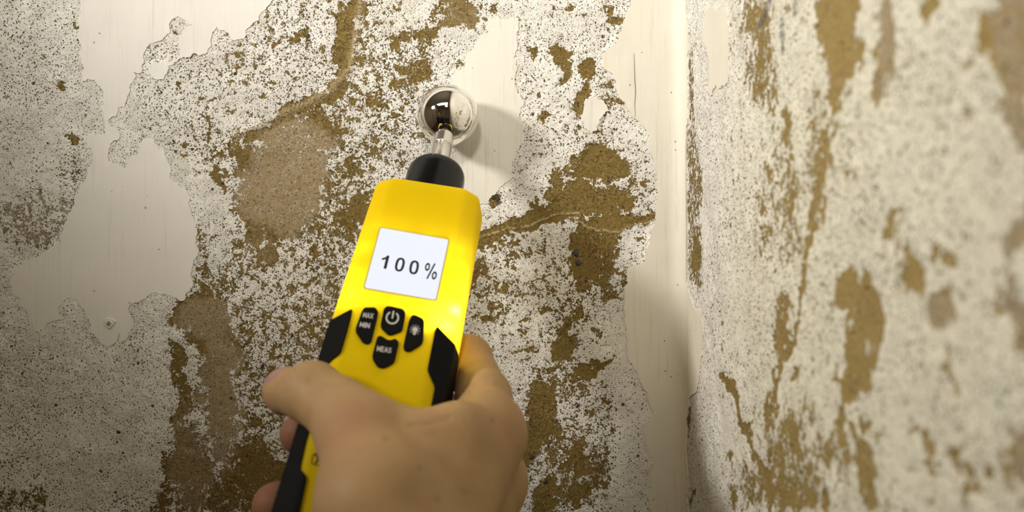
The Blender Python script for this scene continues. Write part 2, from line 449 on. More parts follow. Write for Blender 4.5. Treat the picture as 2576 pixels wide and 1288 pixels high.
PATCH_B = z7([(55,95),(150,97),(205,95),(212,150),(203,250),(195,330),(190,400),(203,470),(235,530),(212,600),(240,640),(235,700),(200,760),(180,820),(180,900),(130,940),(75,990),(60,1030),(20,1035)]) + \
    [(1165,520),(1148,460),(1140,400),(1146,300),(1136,210),(1142,186),(1171,157),(1187,124),(1226,82)]
PATCH_C = z7([(548,500),(600,480),(642,512),(668,560),(640,580),(618,610),(608,660),(580,676),(545,650),(528,610)])
BAND_L = [(-60,1592),(0,1590),(60,1566),(110,1540),(135,1512),(165,1514),(185,1545),(240,1560),(290,1592),(318,1612),(345,1628),(400,1640),(432,1648),(465,1644),(480,1658),(510,1650),(560,1645),(600,1640),(660,1625),(672,1582),(740,1572),(780,1566),(850,1572),(900,1582),(925,1592),(960,1612),(985,1628),(1010,1632),(1050,1642),(1070,1622),(1110,1622),(1140,1630),(1165,1645),(1190,1640),(1230,1636),(1350,1630)]
BAND_R = [(-60,1730),(300,1732),(380,1723),(500,1722),(600,1720),(700,1724),(738,1738),(766,1748),(790,1768),(816,1773),(870,1768),(901,1763),(962,1753),(990,1737),(1030,1730),(1070,1725),(1140,1728),(1193,1733),(1350,1733)]
PATCH_D = [(1775,30),(1802,22),(1829,28),(1836,100),(1834,209),(1820,214),(1807,219),(1789,242),(1786,200),(1787,149),(1770,89)]

def px_back(X, Z): return 1288 + X / YB * FP, 644 - (Z - CZ) / YB * FP
def back_pt(px, py): return ((px - 1288) / FP * YB, (644 - py) / FP * YB + CZ)
def right_pt(px, py):
    Y = XR * FP / max(px - 1288, 1); return (Y, (644 - py) / FP * Y + CZ)

def lines(segs):
    out = []
    for a, b, step in segs:
        n = max(1, int(round((b - a) / step)))
        out += list(np.linspace(a, b, n, endpoint=False))
    out.append(segs[-1][1])
    return np.array(out)

def set_fields(me, R, G, B, ink, Al=None):
    ca_ = me.color_attributes.new('fields', 'FLOAT_COLOR', 'POINT')
    arr = np.stack([R, G, B, np.zeros_like(R) if Al is None else Al], 1).astype(np.float32)
    ca_.data.foreach_set('color', arr.ravel())
    at = me.attributes.new('ink', 'FLOAT', 'POINT')
    at.data.foreach_set('value', ink.astype(np.float32))

def grid_faces(nx, ny):
    i = np.arange(nx - 1)[None, :]; j = np.arange(ny - 1)[:, None]
    a = (j * nx + i).ravel()
    return np.stack([a, a + 1, a + nx + 1, a + nx], 1)

def relief(u, v, bfield, seed):
    """plaster relief in metres, u and v in mm"""
    h = (fbm(u, v, 28, 3, seed) - .5) * 1.5 + (fbm(u, v, 7, 3, seed + 5) - .5) * 0.9 + (fbm(u, v, 2.2, 2, seed + 9) - .5) * 0.42
    h = h - 0.75 * bfield
    return h * 0.001

# back wall
xs = lines([(-1.9, -0.34, .12), (-0.34, -0.285, .004), (-0.285, XR, .00062)])
zs = lines([(0, CZ - .30, .12), (CZ - .30, CZ - .155, .006), (CZ - .155, CZ + .150, .00062), (CZ + .150, CZ + .30, .006), (CZ + .30, 2.5, .12)])
XX, ZZ = np.meshgrid(xs, zs)
X = XX.ravel(); Z = ZZ.ravel()
px, py = px_back(X, Z)
wx = (fbm(px, py, 60, 4, 3, .6) - .5) * 60; wy = (fbm(px, py, 60, 4, 23, .6) - .5) * 60
fx_ = (fbm(px, py, 17, 3, 61, .6) - .5) * 26; fy_ = (fbm(px, py, 17, 3, 67, .6) - .5) * 26
bf = field(px + wx + fx_, py + wy + fy_, BACK_BLOBS, BACK_STROKES, .14)
bf = bf + (fbm(px, py, 90, 4, 41, .6) - .5) * .35 * sstep(1.0, .75, bf)
left_soft = sstep(520, 330, px) * sstep(560, 760, py)
right_soft = sstep(1515, 1580, px + wx * .5) * sstep(740, 860, py)
bf = bf - .09 * left_soft - .3 * right_soft
bf = np.clip(bf, 0, 1)
sf = field(px + wx, py + wy, SAND_BLOBS, [], 0.0)
kf = .58 + (fbm(px, py, 120, 4, 77) - .5) * .5 + .25 * sstep(700, 350, px) * sstep(500, 800, py) - .30 * right_soft
kf = kf + .18 * sstep(150, 350, px) * sstep(900, 700, px) * sstep(600, 300, py)
kf = np.where((px < -300) | (px > 3000), .2, np.clip(kf, 0.05, 1))
ik = field(px, py, [], BACK_INK, 0)
sdA = poly_sd(px, py, PATCH_A); sdB = poly_sd(px, py, PATCH_B); sdC = poly_sd(px, py, PATCH_C)
bl = np.interp(py, [a for a, b in BAND_L], [b for a, b in BAND_L])
sd = np.minimum(np.minimum(sdA, sdB), np.minimum(sdC, bl - px))
u_mm = X * 1000; v_mm = Z * 1000
hgt = relief(u_mm, v_mm, bf, 100)
rid = np.minimum(stroke_d(px + wx * .4, py + wy * .4, [(1205,600),(1260,583),(1340,560),(1400,536),(1455,535)]),
                 stroke_d(px + wx * .4, py + wy * .4, [(1430,545),(1500,580),(1560,586),(1600,566),(1640,560)]))
hgt = hgt + 0.0006 * np.exp(-(rid / 2.4) ** 2)
rid2 = stroke_d(px + wx * .3, py + wy * .3, [(905,0),(890,110),(880,170),(830,225),(770,260),(700,290),(600,340)])
hgt = hgt + 0.0009 * np.exp(-(rid2 / 9.0) ** 2)
hgt = hgt * sstep(-3, 16, sd) - 0.0006 * sstep(-4, -14, sd)
hgt = np.clip(hgt, -.003, .0016)
Vb = np.stack([X, YB - hgt, Z], 1)
wall_back = structure(np_mesh('wall_back', Vb, grid_faces(len(xs), len(zs)), M_plaster))
set_fields(wall_back.data, bf, sf, kf, ik, np.maximum(np.exp(-(rid / 1.9) ** 2), .55 * np.exp(-(rid2 / 9.0) ** 2)))
del XX, ZZ

# right wall: a stub that ends just behind the camera
YE = -0.27
ys = lines([(YE, .06, .03), (.06, .115, .003), (.115, YB, .00075)])
zs2 = lines([(0, CZ - .30, .12), (CZ - .30, CZ - .150, .006), (CZ - .150, CZ + .145, .00075), (CZ + .145, CZ + .30, .006), (CZ + .30, 2.5, .12)])
YY, ZZ = np.meshgrid(ys, zs2)
Y = YY.ravel(); Z = ZZ.ravel()
u_mm = Y * 1000; v_mm = Z * 1000
wy_ = (fbm(u_mm, v_mm, 14, 4, 203, .6) - .5) * .016 + (fbm(u_mm, v_mm, 3.5, 3, 207, .6) - .5) * .007; wz_ = (fbm(u_mm, v_mm, 14, 4, 223, .6) - .5) * .016 + (fbm(u_mm, v_mm, 3.5, 3, 229, .6) - .5) * .008
def pxr(Yv, Zv):
    Yc = np.maximum(Yv, .05)
    return 1288 + XR / Yc * FP, 644 - (Zv - CZ) / Yc * FP
px0, py0 = pxr(Y, Z)
px, py = pxr(Y + wy_ * sstep(.02, .10, Y), Z + wz_)
px = np.where(px0 < 1800, px0 * .7 + px * .3, px)
bf = field(px, py, RIGHT_BLOBS, RIGHT_STROKES, .16)
bf = bf + (fbm(u_mm, v_mm, 18, 4, 241, .6) - .5) * .35 * sstep(1.0, .8, bf)
sm = sstep(1850, 1780, px0)
bf = np.where(bf > .8, .8 + (bf - .8) * .4, bf)
bf = bf + .12 * sstep(.22, .4, bf) * sstep(.85, .7, bf) * (1 - sm)
bf = np.clip(bf - .08 * sm * (bf < .4), 0, 1)
kf = np.clip(.56 + (fbm(u_mm, v_mm, 22, 4, 277) - .5) * .5 - .12 * sstep(300, 150, py0) * sm, .05, 1)
sf = field(px, py, [(2225,90,40,120,0,.9),(2560,500,60,900,0,.9),(2354,805,50,60,0,.8),(1745,420,30,90,0,.3)], [], 0)
ik = field(px0, py0, [], INK_STROKES, 0)
br = np.interp(py0, [a for a, b in BAND_R], [b for a, b in BAND_R])
sd = np.minimum(px0 - br, poly_sd(px0, py0, PATCH_D))
hgt = relief(u_mm, v_mm, bf, 300) * sstep(-3, 12, sd) - 0.0006 * sstep(-4, -12, sd)
hgt = np.clip(hgt * sstep(YB, YB - .01, Y), -.003, .0016)
Vr = np.stack([XR - hgt, Y, Z], 1)
wall_right = structure(np_mesh('wall_right', Vr, grid_faces(len(ys), len(zs2))[:, ::-1], M_plaster))
set_fields(wall_right.data, bf, sf, kf, ik)
del YY, ZZ

# paint sheets -----------------------------------------------------------
def ragged(poly, amp, step=.0007, seed=5):
    """subdivide an outline (metres) with midpoint displacement"""
    r = random.Random(seed)
    pts = [Vector(p) for p in poly]
    while True:
        out = []; big = False
        for a, b in zip(pts, pts[1:] + pts[:1]):
            out.append(a); d = b - a; L = d.length
            if L > step:
                big = big or L > 2 * step
                nrm = Vector((-d.y, d.x)).normalized() if L > 0 else Vector((0, 0))
                out.append((a + b) / 2 + nrm * r.uniform(-1, 1) * min(L * amp, .0013))
        pts = out
        if not big: break
    return pts

def sheet(name, poly, to3d, nrm, thick, mat, parent, seed, amp=.20, spacing=.004):
    pts = ragged(poly, amp, seed=seed)
    n = len(pts)
    xs_ = [p.x for p in pts]; ys_ = [p.y for p in pts]
    gx = np.arange(min(xs_), max(xs_), spacing); gy = np.arange(min(ys_), max(ys_), spacing)
    GX, GY = np.meshgrid(gx, gy); GX = GX.ravel() + rng.uniform(-.001, .001, GX.size); GY = GY.ravel() + rng.uniform(-.001, .001, GY.size)
    sdg = poly_sd(GX, GY, [(p.x, p.y) for p in pts])
    inner = [Vector((a, b)) for a, b, s in zip(GX, GY, sdg) if s < -.0011]
    V2, E2, F2, ov, oe, of = delaunay_2d_cdt(pts + inner, [], [list(range(n))], 1, 1e-7)
    V2a = np.array([(v.x, v.y) for v in V2])
    sdv = poly_sd(V2a[:, 0], V2a[:, 1], [(p.x, p.y) for p in pts])
    inn = sstep(0, .004, -sdv)
    h = thick + inn * ((fbm(V2a[:, 0] * 1000, V2a[:, 1] * 1000, 22, 3, seed) - .5) * .0005 - .00003) + (1 - inn) * (fbm(V2a[:, 0] * 1000, V2a[:, 1] * 1000, 5, 2, seed + 3) - .35) * .0003
    top = [np.array(to3d(v[0], v[1])) + np.array(nrm) * hh for v, hh in zip(V2a, h)]
    verts = list(top); faces = [tuple(f) for f in F2]
    # skirt down into the plaster (own vertices, so the rim stays crisp)
    from collections import Counter
    cnt = Counter()
    for f in F2:
        for a, b in zip(f, list(f[1:]) + [f[0]]): cnt[(min(a, b), max(a, b))] += 1
    for f in F2:
        for a, b in zip(f, list(f[1:]) + [f[0]]):
            if cnt[(min(a, b), max(a, b))] == 1:
                k = len(verts)
                verts += [top[a], top[b], np.array(to3d(*V2a[b])) - np.array(nrm) * .0012, np.array(to3d(*V2a[a])) - np.array(nrm) * .0012]
                faces.append((k + 1, k, k + 3, k + 2))
    o = mesh_obj(name, verts, faces, mat, parent, smooth=True)
    # orient every face outwards for the top
    bm = bmesh.new(); bm.from_mesh(o.data)
    nv = Vector(nrm)
    for f in bm.faces:
        if len(f.verts) == 3 and f.normal.dot(nv) < 0: f.normal_flip()
    bm.to_mesh(o.data); bm.free()
    return o

sheet('paint_patch', [back_pt(*p) for p in PATCH_A], lambda a, b: (a, YB, b), (0, -1, 0), .00028, M_paint_w, wall_back, 5)
sheet('paint_patch', [back_pt(*p) for p in PATCH_B], lambda a, b: (a, YB, b), (0, -1, 0), .00030, M_paint, wall_back, 6)
sheet('paint_patch', [back_pt(*p) for p in PATCH_C], lambda a, b: (a, YB, b), (0, -1, 0), .00045, M_paint, wall_back, 7)
sheet('paint_patch', [right_pt(*p) for p in PATCH_D], lambda a, b: (XR, a, b), (-1, 0, 0), .00050, M_paint_c, wall_right, 8)

# the painted corner band, rounded in the corner
def band():
    RC = .0085; T = .0005
    zz = lines([(CZ - .30, CZ - .150, .004), (CZ - .150, CZ + .148, .0005), (CZ + .148, CZ + .30, .004)])
    pyv = 644 - (zz - CZ) / YB * FP
    Lp = np.interp(pyv, [a for a, b in BAND_L], [b for a, b in BAND_L])
    Rp = np.interp(pyv, [a for a, b in BAND_R], [b for a, b in BAND_R])
    q = zz * 1000
    Lp = Lp + (fbm(q, q * 0 + 3, 9, 5, 411, .62) - .5) * 30
    Rp = Rp + (fbm(q, q * 0 + 8, 9, 5, 431, .62) - .5) * 12
    # unrolled coordinate w: 0 at the corner, negative on the back wall
    wl = -(XR - (Lp - 1288) / FP * YB)
    wr = YB - XR * FP / (Rp - 1288)
    wr = np.maximum(wr, -0.001)
    arc = RC * math.pi / 2
    def pos(wv, h):
        # wv: -inf..: back wall up to -RC, then arc, then right wall
        s = wv
        x = np.where(s < -RC, XR + s, 0.); y = np.where(s < -RC, YB - h, 0.)
        th = np.clip((s + RC) / (2 * RC), 0, 1) * (math.pi / 2)
        cx, cy = XR - RC, YB - RC
        xa = cx + (RC - h) * np.sin(th); ya = cy + (RC - h) * np.cos(th)
        onarc = (s >= -RC) & (s <= RC)
        x = np.where(onarc, xa, x); y = np.where(onarc, ya, y)
        onr = s > RC
        x = np.where(onr, XR - h, x); y = np.where(onr, YB - s, y)
        return x, y
    K = 46
    tt = np.linspace(0, 1, K)
    rows = []
    WR = np.maximum(wr, .0055)
    W = wl[:, None] + (WR - wl)[:, None] * tt[None, :]
    ZG = np.repeat(zz[:, None], K, 1)
    hh = T + (fbm(W * 1000, ZG * 1000, 20, 3, 501) - .5) * .0005
    hh = hh + (fbm(W * 1000, ZG * 1000, 1.2, 2, 509) - .5) * .00003
    x, y = pos(W, hh)
    xl, yl = pos(W[:, :1], -np.full((len(zz), 1), .0015)); xr2, yr2 = pos(W[:, -1:], -np.full((len(zz), 1), .0015))
    Xg = np.concatenate([xl, x[:, :1], x, x[:, -1:], xr2], 1); Yg = np.concatenate([yl, y[:, :1], y, y[:, -1:], yr2], 1)
    Zg = np.repeat(zz[:, None], K + 4, 1)
    V = np.stack([Xg.ravel(), Yg.ravel(), Zg.ravel()], 1)
    F = grid_faces(K + 4, len(zz)).reshape(len(zz) - 1, K + 3, 4)
    F = np.concatenate([F[:, :1], F[:, 2:-2], F[:, -1:]], 1).reshape(-1, 4)
    return np_mesh('paint_band', V, F, M_paint_c, wall_back)
band()

# nail holes and the filled spot on the corner band, grit stones pushed into the render
M_grit = NT('grit_stone')
_at = M_grit.attr('tone')
M_grit.set(Base_Color=_at.outputs['Color'], Roughness=0.7); M_grit.bump(M_grit.noise(900, 3), 1, .0003)
def ico():
    bm = bmesh.new(); bmesh.ops.create_icosphere(bm, subdivisions=1, radius=1.0)
    v = np.array([tuple(x.co) for x in bm.verts]); f = np.array([[q.index for q in ff.verts] for ff in bm.faces]); bm.free(); return v, f
IV, IF = ico()
def grit(parent, pts, origin_f, nrm, smin, smax, name='grit'):
    VV = []; FF = []; CC = []
    tones = [(.03, .024, .018), (.07, .05, .025), (.13, .09, .035), (.20, .14, .06), (.17, .075, .03), (.30, .24, .15), (.045, .04, .036)]
    wts = [.26, .16, .2, .14, .06, .1, .08]
    for k, (a, b) in enumerate(pts):
        s = random.uniform(0, 1) ** 2.2 * (smax - smin) + smin
        v = IV * (1 + rng.uniform(-.25, .25, (len(IV), 1))) * s * np.array([1, .6, rng.uniform(.7, 1.4)] if nrm[1] else [.6, 1, rng.uniform(.7, 1.4)])
        VV.append(v + np.array(origin_f(a, b))); FF.append(IF + k * len(IV))
        CC += [(*random.choices(tones, wts)[0], 1)] * len(IV)
    o = np_mesh(name, np.concatenate(VV), np.concatenate(FF), M_grit.m, parent, smooth=True)
    ca_ = o.data.color_attributes.new('tone', 'FLOAT_COLOR', 'POINT')
    ca_.data.foreach_set('color', np.array(CC, dtype=np.float32).ravel())
    o['kind'] = 'stuff'
    return o
cand = []
while len(cand) < 900:
    a = random.uniform(-40, 1650); b = random.uniform(-30, 1320)
    cand.append((a, b))
ca_x = np.array([c[0] for c in cand]); ca_y = np.array([c[1] for c in cand])
ok = (poly_sd(ca_x, ca_y, PATCH_A) > 6) & (poly_sd(ca_x, ca_y, PATCH_B) > 6) & (poly_sd(ca_x, ca_y, PATCH_C) > 6) & (ca_x < np.interp(ca_y, [a for a, b in BAND_L], [b for a, b in BAND_L]) - 8)
ok &= ~((ca_x > 1530) & (ca_y > 800) & (rng.uniform(0, 1, len(ca_x)) > .15))
pts = [back_pt(a, b) for a, b, o_ in zip(ca_x, ca_y, ok) if o_]
grit(wall_back, pts, lambda a, b: (a, YB + .0001, b), (0, -1, 0), .00016, .00055)
cr = []
while len(cr) < 420:
    Yv = random.uniform(.14, .40); Zv = CZ + random.uniform(-.33, .33) * Yv
    p_ = pxr(np.array(Yv), np.array(Zv))
    if p_[0] > np.interp(p_[1], [a for a, b in BAND_R], [b for a, b in BAND_R]) + 4 and not (1765 < p_[0] < 1840 and 10 < p_[1] < 250): cr.append((Yv, Zv))
grit(wall_right, cr, lambda a, b: (XR + .0001, a, b), (-1, 0, 0), .00016, .0005)

# individually visible stones; the largest are dark lumps standing in for holes
M_dark = simple_mat('dark_stone', (.04, .036, .032), .6, bumpscale=900, bumpd=.0003)
M_rust = simple_mat('rusty_plaster_plug', (.32, .22, .09), .8, bumpscale=900, bumpd=.0005)
def stone(px_, py_, r, mat=M_dark, sq=1.2, name='stone', dy=0.0):
    x, z = back_pt(px_, py_)
    bm = bmesh.new(); bmesh.ops.create_icosphere(bm, subdivisions=2, radius=1)
    for v in bm.verts:
        k = 1 + .22 * math.sin(v.co.x * 5 + px_) * math.cos(v.co.z * 4 + py_)
        k *= 1 + .25 * math.sin(v.co.x * 9 + py_ * 1.3 + v.co.z * 7)
        v.co = Vector((v.co.x * r * k * .62, v.co.y * r * .25, v.co.z * r * sq * k * .62)) + Vector((x, YB - dy, z))
    bm_obj(name, bm, mat, wall_back, smooth=True)
for s_ in [(1448,636,.0024),(1454,661,.0019),(1338,1150,.0016),(1240,497,.0012),(660,920,.0016),(298,1087,.0016),(295,1112,.0009),(56,939,.0011),(166,913,.0009),(774,90,.0015),(616,272,.0013),(590,185,.0011),(83,308,.0009),(880,310,.0010),
           (893,160,.0008),(1252,500,.0012),(735,842,.0012),(1590,143,.0008),(1515,92,.0009),(1545,325,.0010),(1475,705,.0011),(1340,287,.0011),(1372,1213,.0013),(1530,455,.0010),(830,505,.0010),(560,460,.0011),(405,890,.0008),(582,1001,.0011),(1505,860,.0009)]:
    stone(*s_)

def crater(pxc, pyc, rad, mat, parent=wall_back):
    """shallow chipped plug in the paint: uneven ring with a coloured lump"""
    x, z = back_pt(pxc, pyc)
    bm = bmesh.new(); N = 22
    rings = []
    for rr, hh in ((1.0, .0003), (.86, .0011), (.62, .0008), (.4, .0010), (.18, .0012)):
        ring = []
        for k in range(N):
            a = 2 * math.pi * k / N
            q = rr * rad * (1 + .18 * math.sin(3 * a + pxc) + .1 * math.sin(7 * a))
            ring.append(bm.verts.new((x + q * math.cos(a), YB - hh, z + q * math.sin(a))))
        rings.append(ring)
    for a, b in zip(rings, rings[1:]):
        for k in range(N): bm.faces.new((a[k], a[(k + 1) % N], b[(k + 1) % N], b[k]))
    bm.faces.new(rings[-1])
    bm_obj('plaster_plug', bm, mat, parent, smooth=True)
crater(277, 812, .0028, M_paint_w)
stone(276, 813, .0016, M_rust, dy=.0012, name='rust_stain')
stone(1662, 36, .0007, simple_mat('hole_brown', (.11, .07, .02), .9), 1.5, 'nail_hole', dy=.0004)
stone(1661, 70, .0011, simple_mat('hole_grey', (.16, .14, .11), .9), .8, 'nail_hole', dy=.0002)
stone(1671, 857, .0008, simple_mat('hole_dark', (.09, .075, .055), .9), 1.0, 'nail_hole', dy=.0003)
M_yel = simple_mat('rust_fleck', (.62, .42, .14), .7)
stone(1697, 357, .0005, M_yel, 1.6, 'rust_fleck', dy=.0015); stone(1697, 378, .0006, M_yel, .8, 'rust_fleck', dy=.0015)

# crack in the corner paint (thin dark gap with depth)
def crack(pts, wd, mat, name='paint_crack'):
    bm = bmesh.new(); prev = None
    n = len(pts)
    for i, (a, b) in enumerate(pts):
        x, z = back_pt(a, b); ww = wd * math.sin(math.pi * (i + .4) / (n - .2))
        l = bm.verts.new((x - ww, YB - .00062, z)); c_ = bm.verts.new((x, YB - .00085, z)); r_ = bm.verts.new((x + ww, YB - .00062, z))
        if prev: bm.faces.new((prev[0], prev[1], c_, l)); bm.faces.new((prev[1], prev[2], r_, c_))
        prev = (l, c_, r_)
    bm_obj(name, bm, mat, wall_back)
crack([(1594,135),(1595,170),(1596,200),(1598,230),(1596,262),(1597,295)], .00011, M_dark)

# ------------------------------------------------------------------ the room behind (seen only in the steel ball)
M_roomwall = simple_mat('beige_room_wall', (.74, .66, .54), .8, bumpscale=40, bumpd=.001)
M_ceil = simple_mat('beige_ceiling', (.80, .74, .64), .85, bumpscale=40, bumpd=.001)
M_floor = simple_mat('brown_floor', (.16, .11, .07), .6, bumpscale=30, bumpd=.001)
M_frame = simple_mat('dark_wood', (.05, .035, .025), .5, bumpscale=60, bumpd=.0005)
def slab(name, lo, hi, mat, bev=0):
    bm = bmesh.new(); add_box(bm, lo, hi, bev); return structure(bm_obj(name, bm, mat))
XL, XRR, YF = -1.9, 2.2, -3.2
slab('floor', (XL, YF, -.1), (XRR, YB + .1, 0), M_floor)
slab('ceiling', (XL, YF, 2.5), (XRR, YB + .1, 2.6), M_ceil)
slab('wall_left', (XL - .1, YF, 0), (XL, YB + .1, 2.5), M_roomwall)
slab('wall_front', (XL - .1, YF - .1, 0), (XRR + .1, YF, 2.5), M_roomwall)
slab('wall_far_right', (XRR, YF, 0), (XRR + .1, YE, 2.5), M_roomwall)
slab('wall_recess', (XR + .004, YE, 0), (XRR + .1, YE + .1, 2.5), M_roomwall)
slab('wall_outer', (XL, YB + .004, 0), (XR + .1, YB + .1, 2.5), M_roomwall)
slab('trim_1', (XR - .012, YE - .05, 0), (XR + .06, YE - .001, 2.5), M_frame, .004)
slab('baseboard_front', (XL, YF, 0), (XRR, YF + .02, .1), M_frame)

# ------------------------------------------------------------------ work lamp, and the added fill lamp
M_blk = simple_mat('black_metal', (.02, .02, .02), .45, bumpscale=500, bumpd=.00005)
M_lens = NT('lamp_lens'); M_lens.set(Base_Color=(1, .95, .85, 1), Emission_Color=(1, .93, .8, 1), Emission_Strength=6.0); M_lens = M_lens.m
def work_or_fill_lamp(LP_, AIM_, label):
    lampdir = (AIM_ - LP_).normalized()
    wl_ = bpy.data.objects.new('work_or_fill_lamp', None); C.objects.link(wl_)
    hub = Vector((LP_.x, LP_.y, 0)) - Vector((lampdir.x, lampdir.y, 0)) * .075
    wl_.location = hub
    wl_['label'] = label; wl_['category'] = 'lamp'
    wl_['group'] = 'work lamps behind the camera'
    off = -Vector(wl_.location)
    lp = lambda v: Vector(v) + off
    bm = bmesh.new()
    c0 = LP_ - lampdir * .02
    lathe(bm, [(-.07, .0), (-.07, .03), (-.05, .055), (-.01, .075), (.012, .082), (.012, .075), (-.008, .068), (-.008, 0)], lp(c0), lampdir, 40)
    bm_obj('lamp_head', bm, M_blk, wl_, smooth=True, sharp=35)
    bm = bmesh.new(); lathe(bm, [(-.007, 0), (-.007, .067), (-.005, .067), (-.005, 0)], lp(c0), lampdir, 40)
    bm_obj('lamp_lens', bm, M_lens, wl_)
    bm = bmesh.new()
    lathe(bm, [(0, 0), (0, .011), (LP_.z - .06 - .45, .011), (LP_.z - .06 - .45, 0)], lp((hub.x, hub.y, .45)), (0, 0, 1), 16)
    lathe(bm, [(0, 0), (0, .008), (.06, .008), (.06, 0)], lp((hub.x, hub.y, LP_.z - .07)), (0, 0, 1), 16)
    bm_obj('pole', bm, M_blk, wl_, smooth=True, sharp=35)
    for k in range(3):
        a = 2 * math.pi * k / 3 - math.pi / 2
        foot = Vector((hub.x + .28 * math.cos(a), hub.y + .28 * math.sin(a), .008))
        top = Vector((hub.x, hub.y, .62))
        bm = bmesh.new(); lathe(bm, [(0, .0), (0, .008), ((foot - top).length, .008), ((foot - top).length, 0)], lp(top), foot - top, 12)
        bm_obj('leg', bm, M_blk, wl_, smooth=True, sharp=35)
work_or_fill_lamp(LAMP, LAMP_AIM, 'black tripod work lamp left of the photographer, a bright dot in the steel ball')
work_or_fill_lamp(FILL_LAMP, FILL_LAMP_AIM, 'added fill lamp on a black tripod behind the photographer, to the right of the work lamp')

# unseen ceiling panel, added to go with the soft fill light
M_panel = NT('panel_diffuser'); M_panel.set(Base_Color=(1, .95, .88, 1), Emission_Color=(1, .86, .66, 1), Emission_Strength=1.2); M_panel = M_panel.m
cl = bpy.data.objects.new('added_ceiling_panel', None); C.objects.link(cl); cl.location = (-.5, -1.0, 2.5)
cl['label'] = 'long flat fill light panel added on the unseen ceiling behind the camera'; cl['category'] = 'lamp'
bm = bmesh.new(); add_box(bm, (-.58, -.28, -.045), (.58, .28, 0), .004); bm_obj('fill_panel_housing', bm, M_roomwall, cl)
bm = bmesh.new(); add_box(bm, (-.55, -.25, -.05), (.55, .25, -.0455)); bm_obj('diffuser', bm, M_panel, cl)

# ------------------------------------------------------------------ the moisture meter
roll = math.radians(8.7); tilt = math.radians(38)
dn = np.array([-math.sin(roll), 0, -math.cos(roll)])
A_ = math.cos(tilt) * dn + math.sin(tilt) * np.array([0, -1., 0])     # down the handle
R_ = np.array([math.cos(roll), 0, -math.sin(roll)])                   # to the right across the face
N_ = np.cross(R_, -A_)
if N_[1] > 0: N_ = -N_                                                 # out of the face
RB = .0151
BC = P(1127, 290, YB - .0006 - RB)
O_ = BC + N_ * .014
CAMP = np.array([0, 0, CZ])
def L2W(u, s, h): return O_ + R_ * u + A_ * s + N_ * h
def face_uv(px_, py_, h=0.0):
    d = P(px_, py_, 1.0) - CAMP
    o = O_ + N_ * h
    q = CAMP + d * ((o - CAMP) @ N_) / (d @ N_)
    return ((q - O_) @ R_, (q - O_) @ A_)

UC = .0014
CHD = .0030
def halfw(s): return .0246 + (s - .058) * .013 if s < .14 else .02567 - (s - .14) * .006
S0, S1 = .0585, .222
TH = .0285
FL = .0163                           # half width of the flat face

def section(s, grow=0.0, shrink=0.0):
    """outline of the housing (u,h) from the right back round the front to the left back"""
    W = halfw(s) - shrink + grow; f = FL - shrink * .6; g = grow
    dpt = 0.0 - shrink * .7 + g
    Wc = W - .0020
    return [(UC + .012, -TH - g + shrink), (UC + W - .007, -TH - g + shrink), (UC + W - .0015, -TH + .005 - g * .5), (UC + W, -TH + .010), (UC + W, -.0125), (UC + W - .0003, -.0112),
            (UC + Wc + .0003, -CHD - .0008), (UC + Wc, -CHD), (UC + Wc - .0008, -CHD + .0005), (UC + f + .0010, dpt - .0004), (UC + f, dpt - .0001), (UC + f - .0015, dpt), (UC + .006, dpt), (UC - .006, dpt),
            (UC - f + .0015, dpt), (UC - f, dpt - .0001), (UC - f - .0010, dpt - .0004), (UC - Wc + .0008, -CHD + .0005), (UC - Wc, -CHD), (UC - Wc - .0003, -CHD - .0008),
            (UC - W + .0003, -.0112), (UC - W, -.0125), (UC - W, -TH + .010), (UC - W + .0015, -TH + .005 - g * .5), (UC - W + .007, -TH - g + shrink), (UC - .012, -TH - g + shrink)]

def surf_h(u, s):
    """height of the housing surface at distance u from its centre line"""
    Wd = halfw(s); Wc = Wd - .0020
    return float(np.interp(u, [FL, Wc, Wd], [0, -CHD, -.0125]))

def yellow_mat():
    t = NT('yellow_plastic')
    n = t.noise(900, 3); big = t.noise(30, 3)
    col = t.mix(big, (.60, .435, .001, 1), (.64, .465, .001, 1))
    t.set(Base_Color=col, Roughness=0.5, Specular_IOR_Level=0.10)
    t.bump(n, 1, .00003)
    tr = t.new('ShaderNodeBsdfTranslucent'); tr.inputs['Color'].default_value = (1.0, .80, .02, 1)
    mx = t.new('ShaderNodeMixShader'); mx.inputs[0].default_value = 0.22
    t.l.new(t.bsdf.outputs[0], mx.inputs[1]); t.l.new(tr.outputs[0], mx.inputs[2]); t.l.new(mx.outputs[0], t.out.inputs['Surface'])
    return t.m
M_yellow = yellow_mat()
M_rubber = simple_mat('black_rubber', (.0035, .0034, .0033), .6, bumpscale=1500, bumpd=.00003, spec=.10)
M_collar = simple_mat('black_plastic', (.003, .003, .003), .22, bumpscale=700, bumpd=.00001, spec=.22)
M_button = simple_mat('button_rubber', (.003, .003, .003), .55, bumpscale=900, bumpd=.00002, spec=.12)
t = NT('polished_steel')
t.set(Base_Color=(.90, .885, .86, 1), Metallic=1.0, Roughness=t.ramp(t.noise(160, 5, .7, sc=(1, 3, 1)), .45, .8, .025, .14))
M_steel = t.m
t = NT('turned_steel')
t.set(Base_Color=(.70, .68, .64, 1), Metallic=1.0, Roughness=.24); t.bump(t.noise(1800, 3, .6), 1, .00002); M_rod = t.m

meter = bpy.data.objects.new('moisture_meter', None); C.objects.link(meter)
meter.location = Vector(L2W(UC, S1, -TH / 2))
meter['label'] = 'yellow and black handheld damp meter with steel ball tip, lit display reading 100%'
meter['category'] = 'moisture meter'
MO = np.array(meter.location)
def W(u, s, h): return L2W(u, s, h) - MO
def lv(p): return np.array(p) - MO

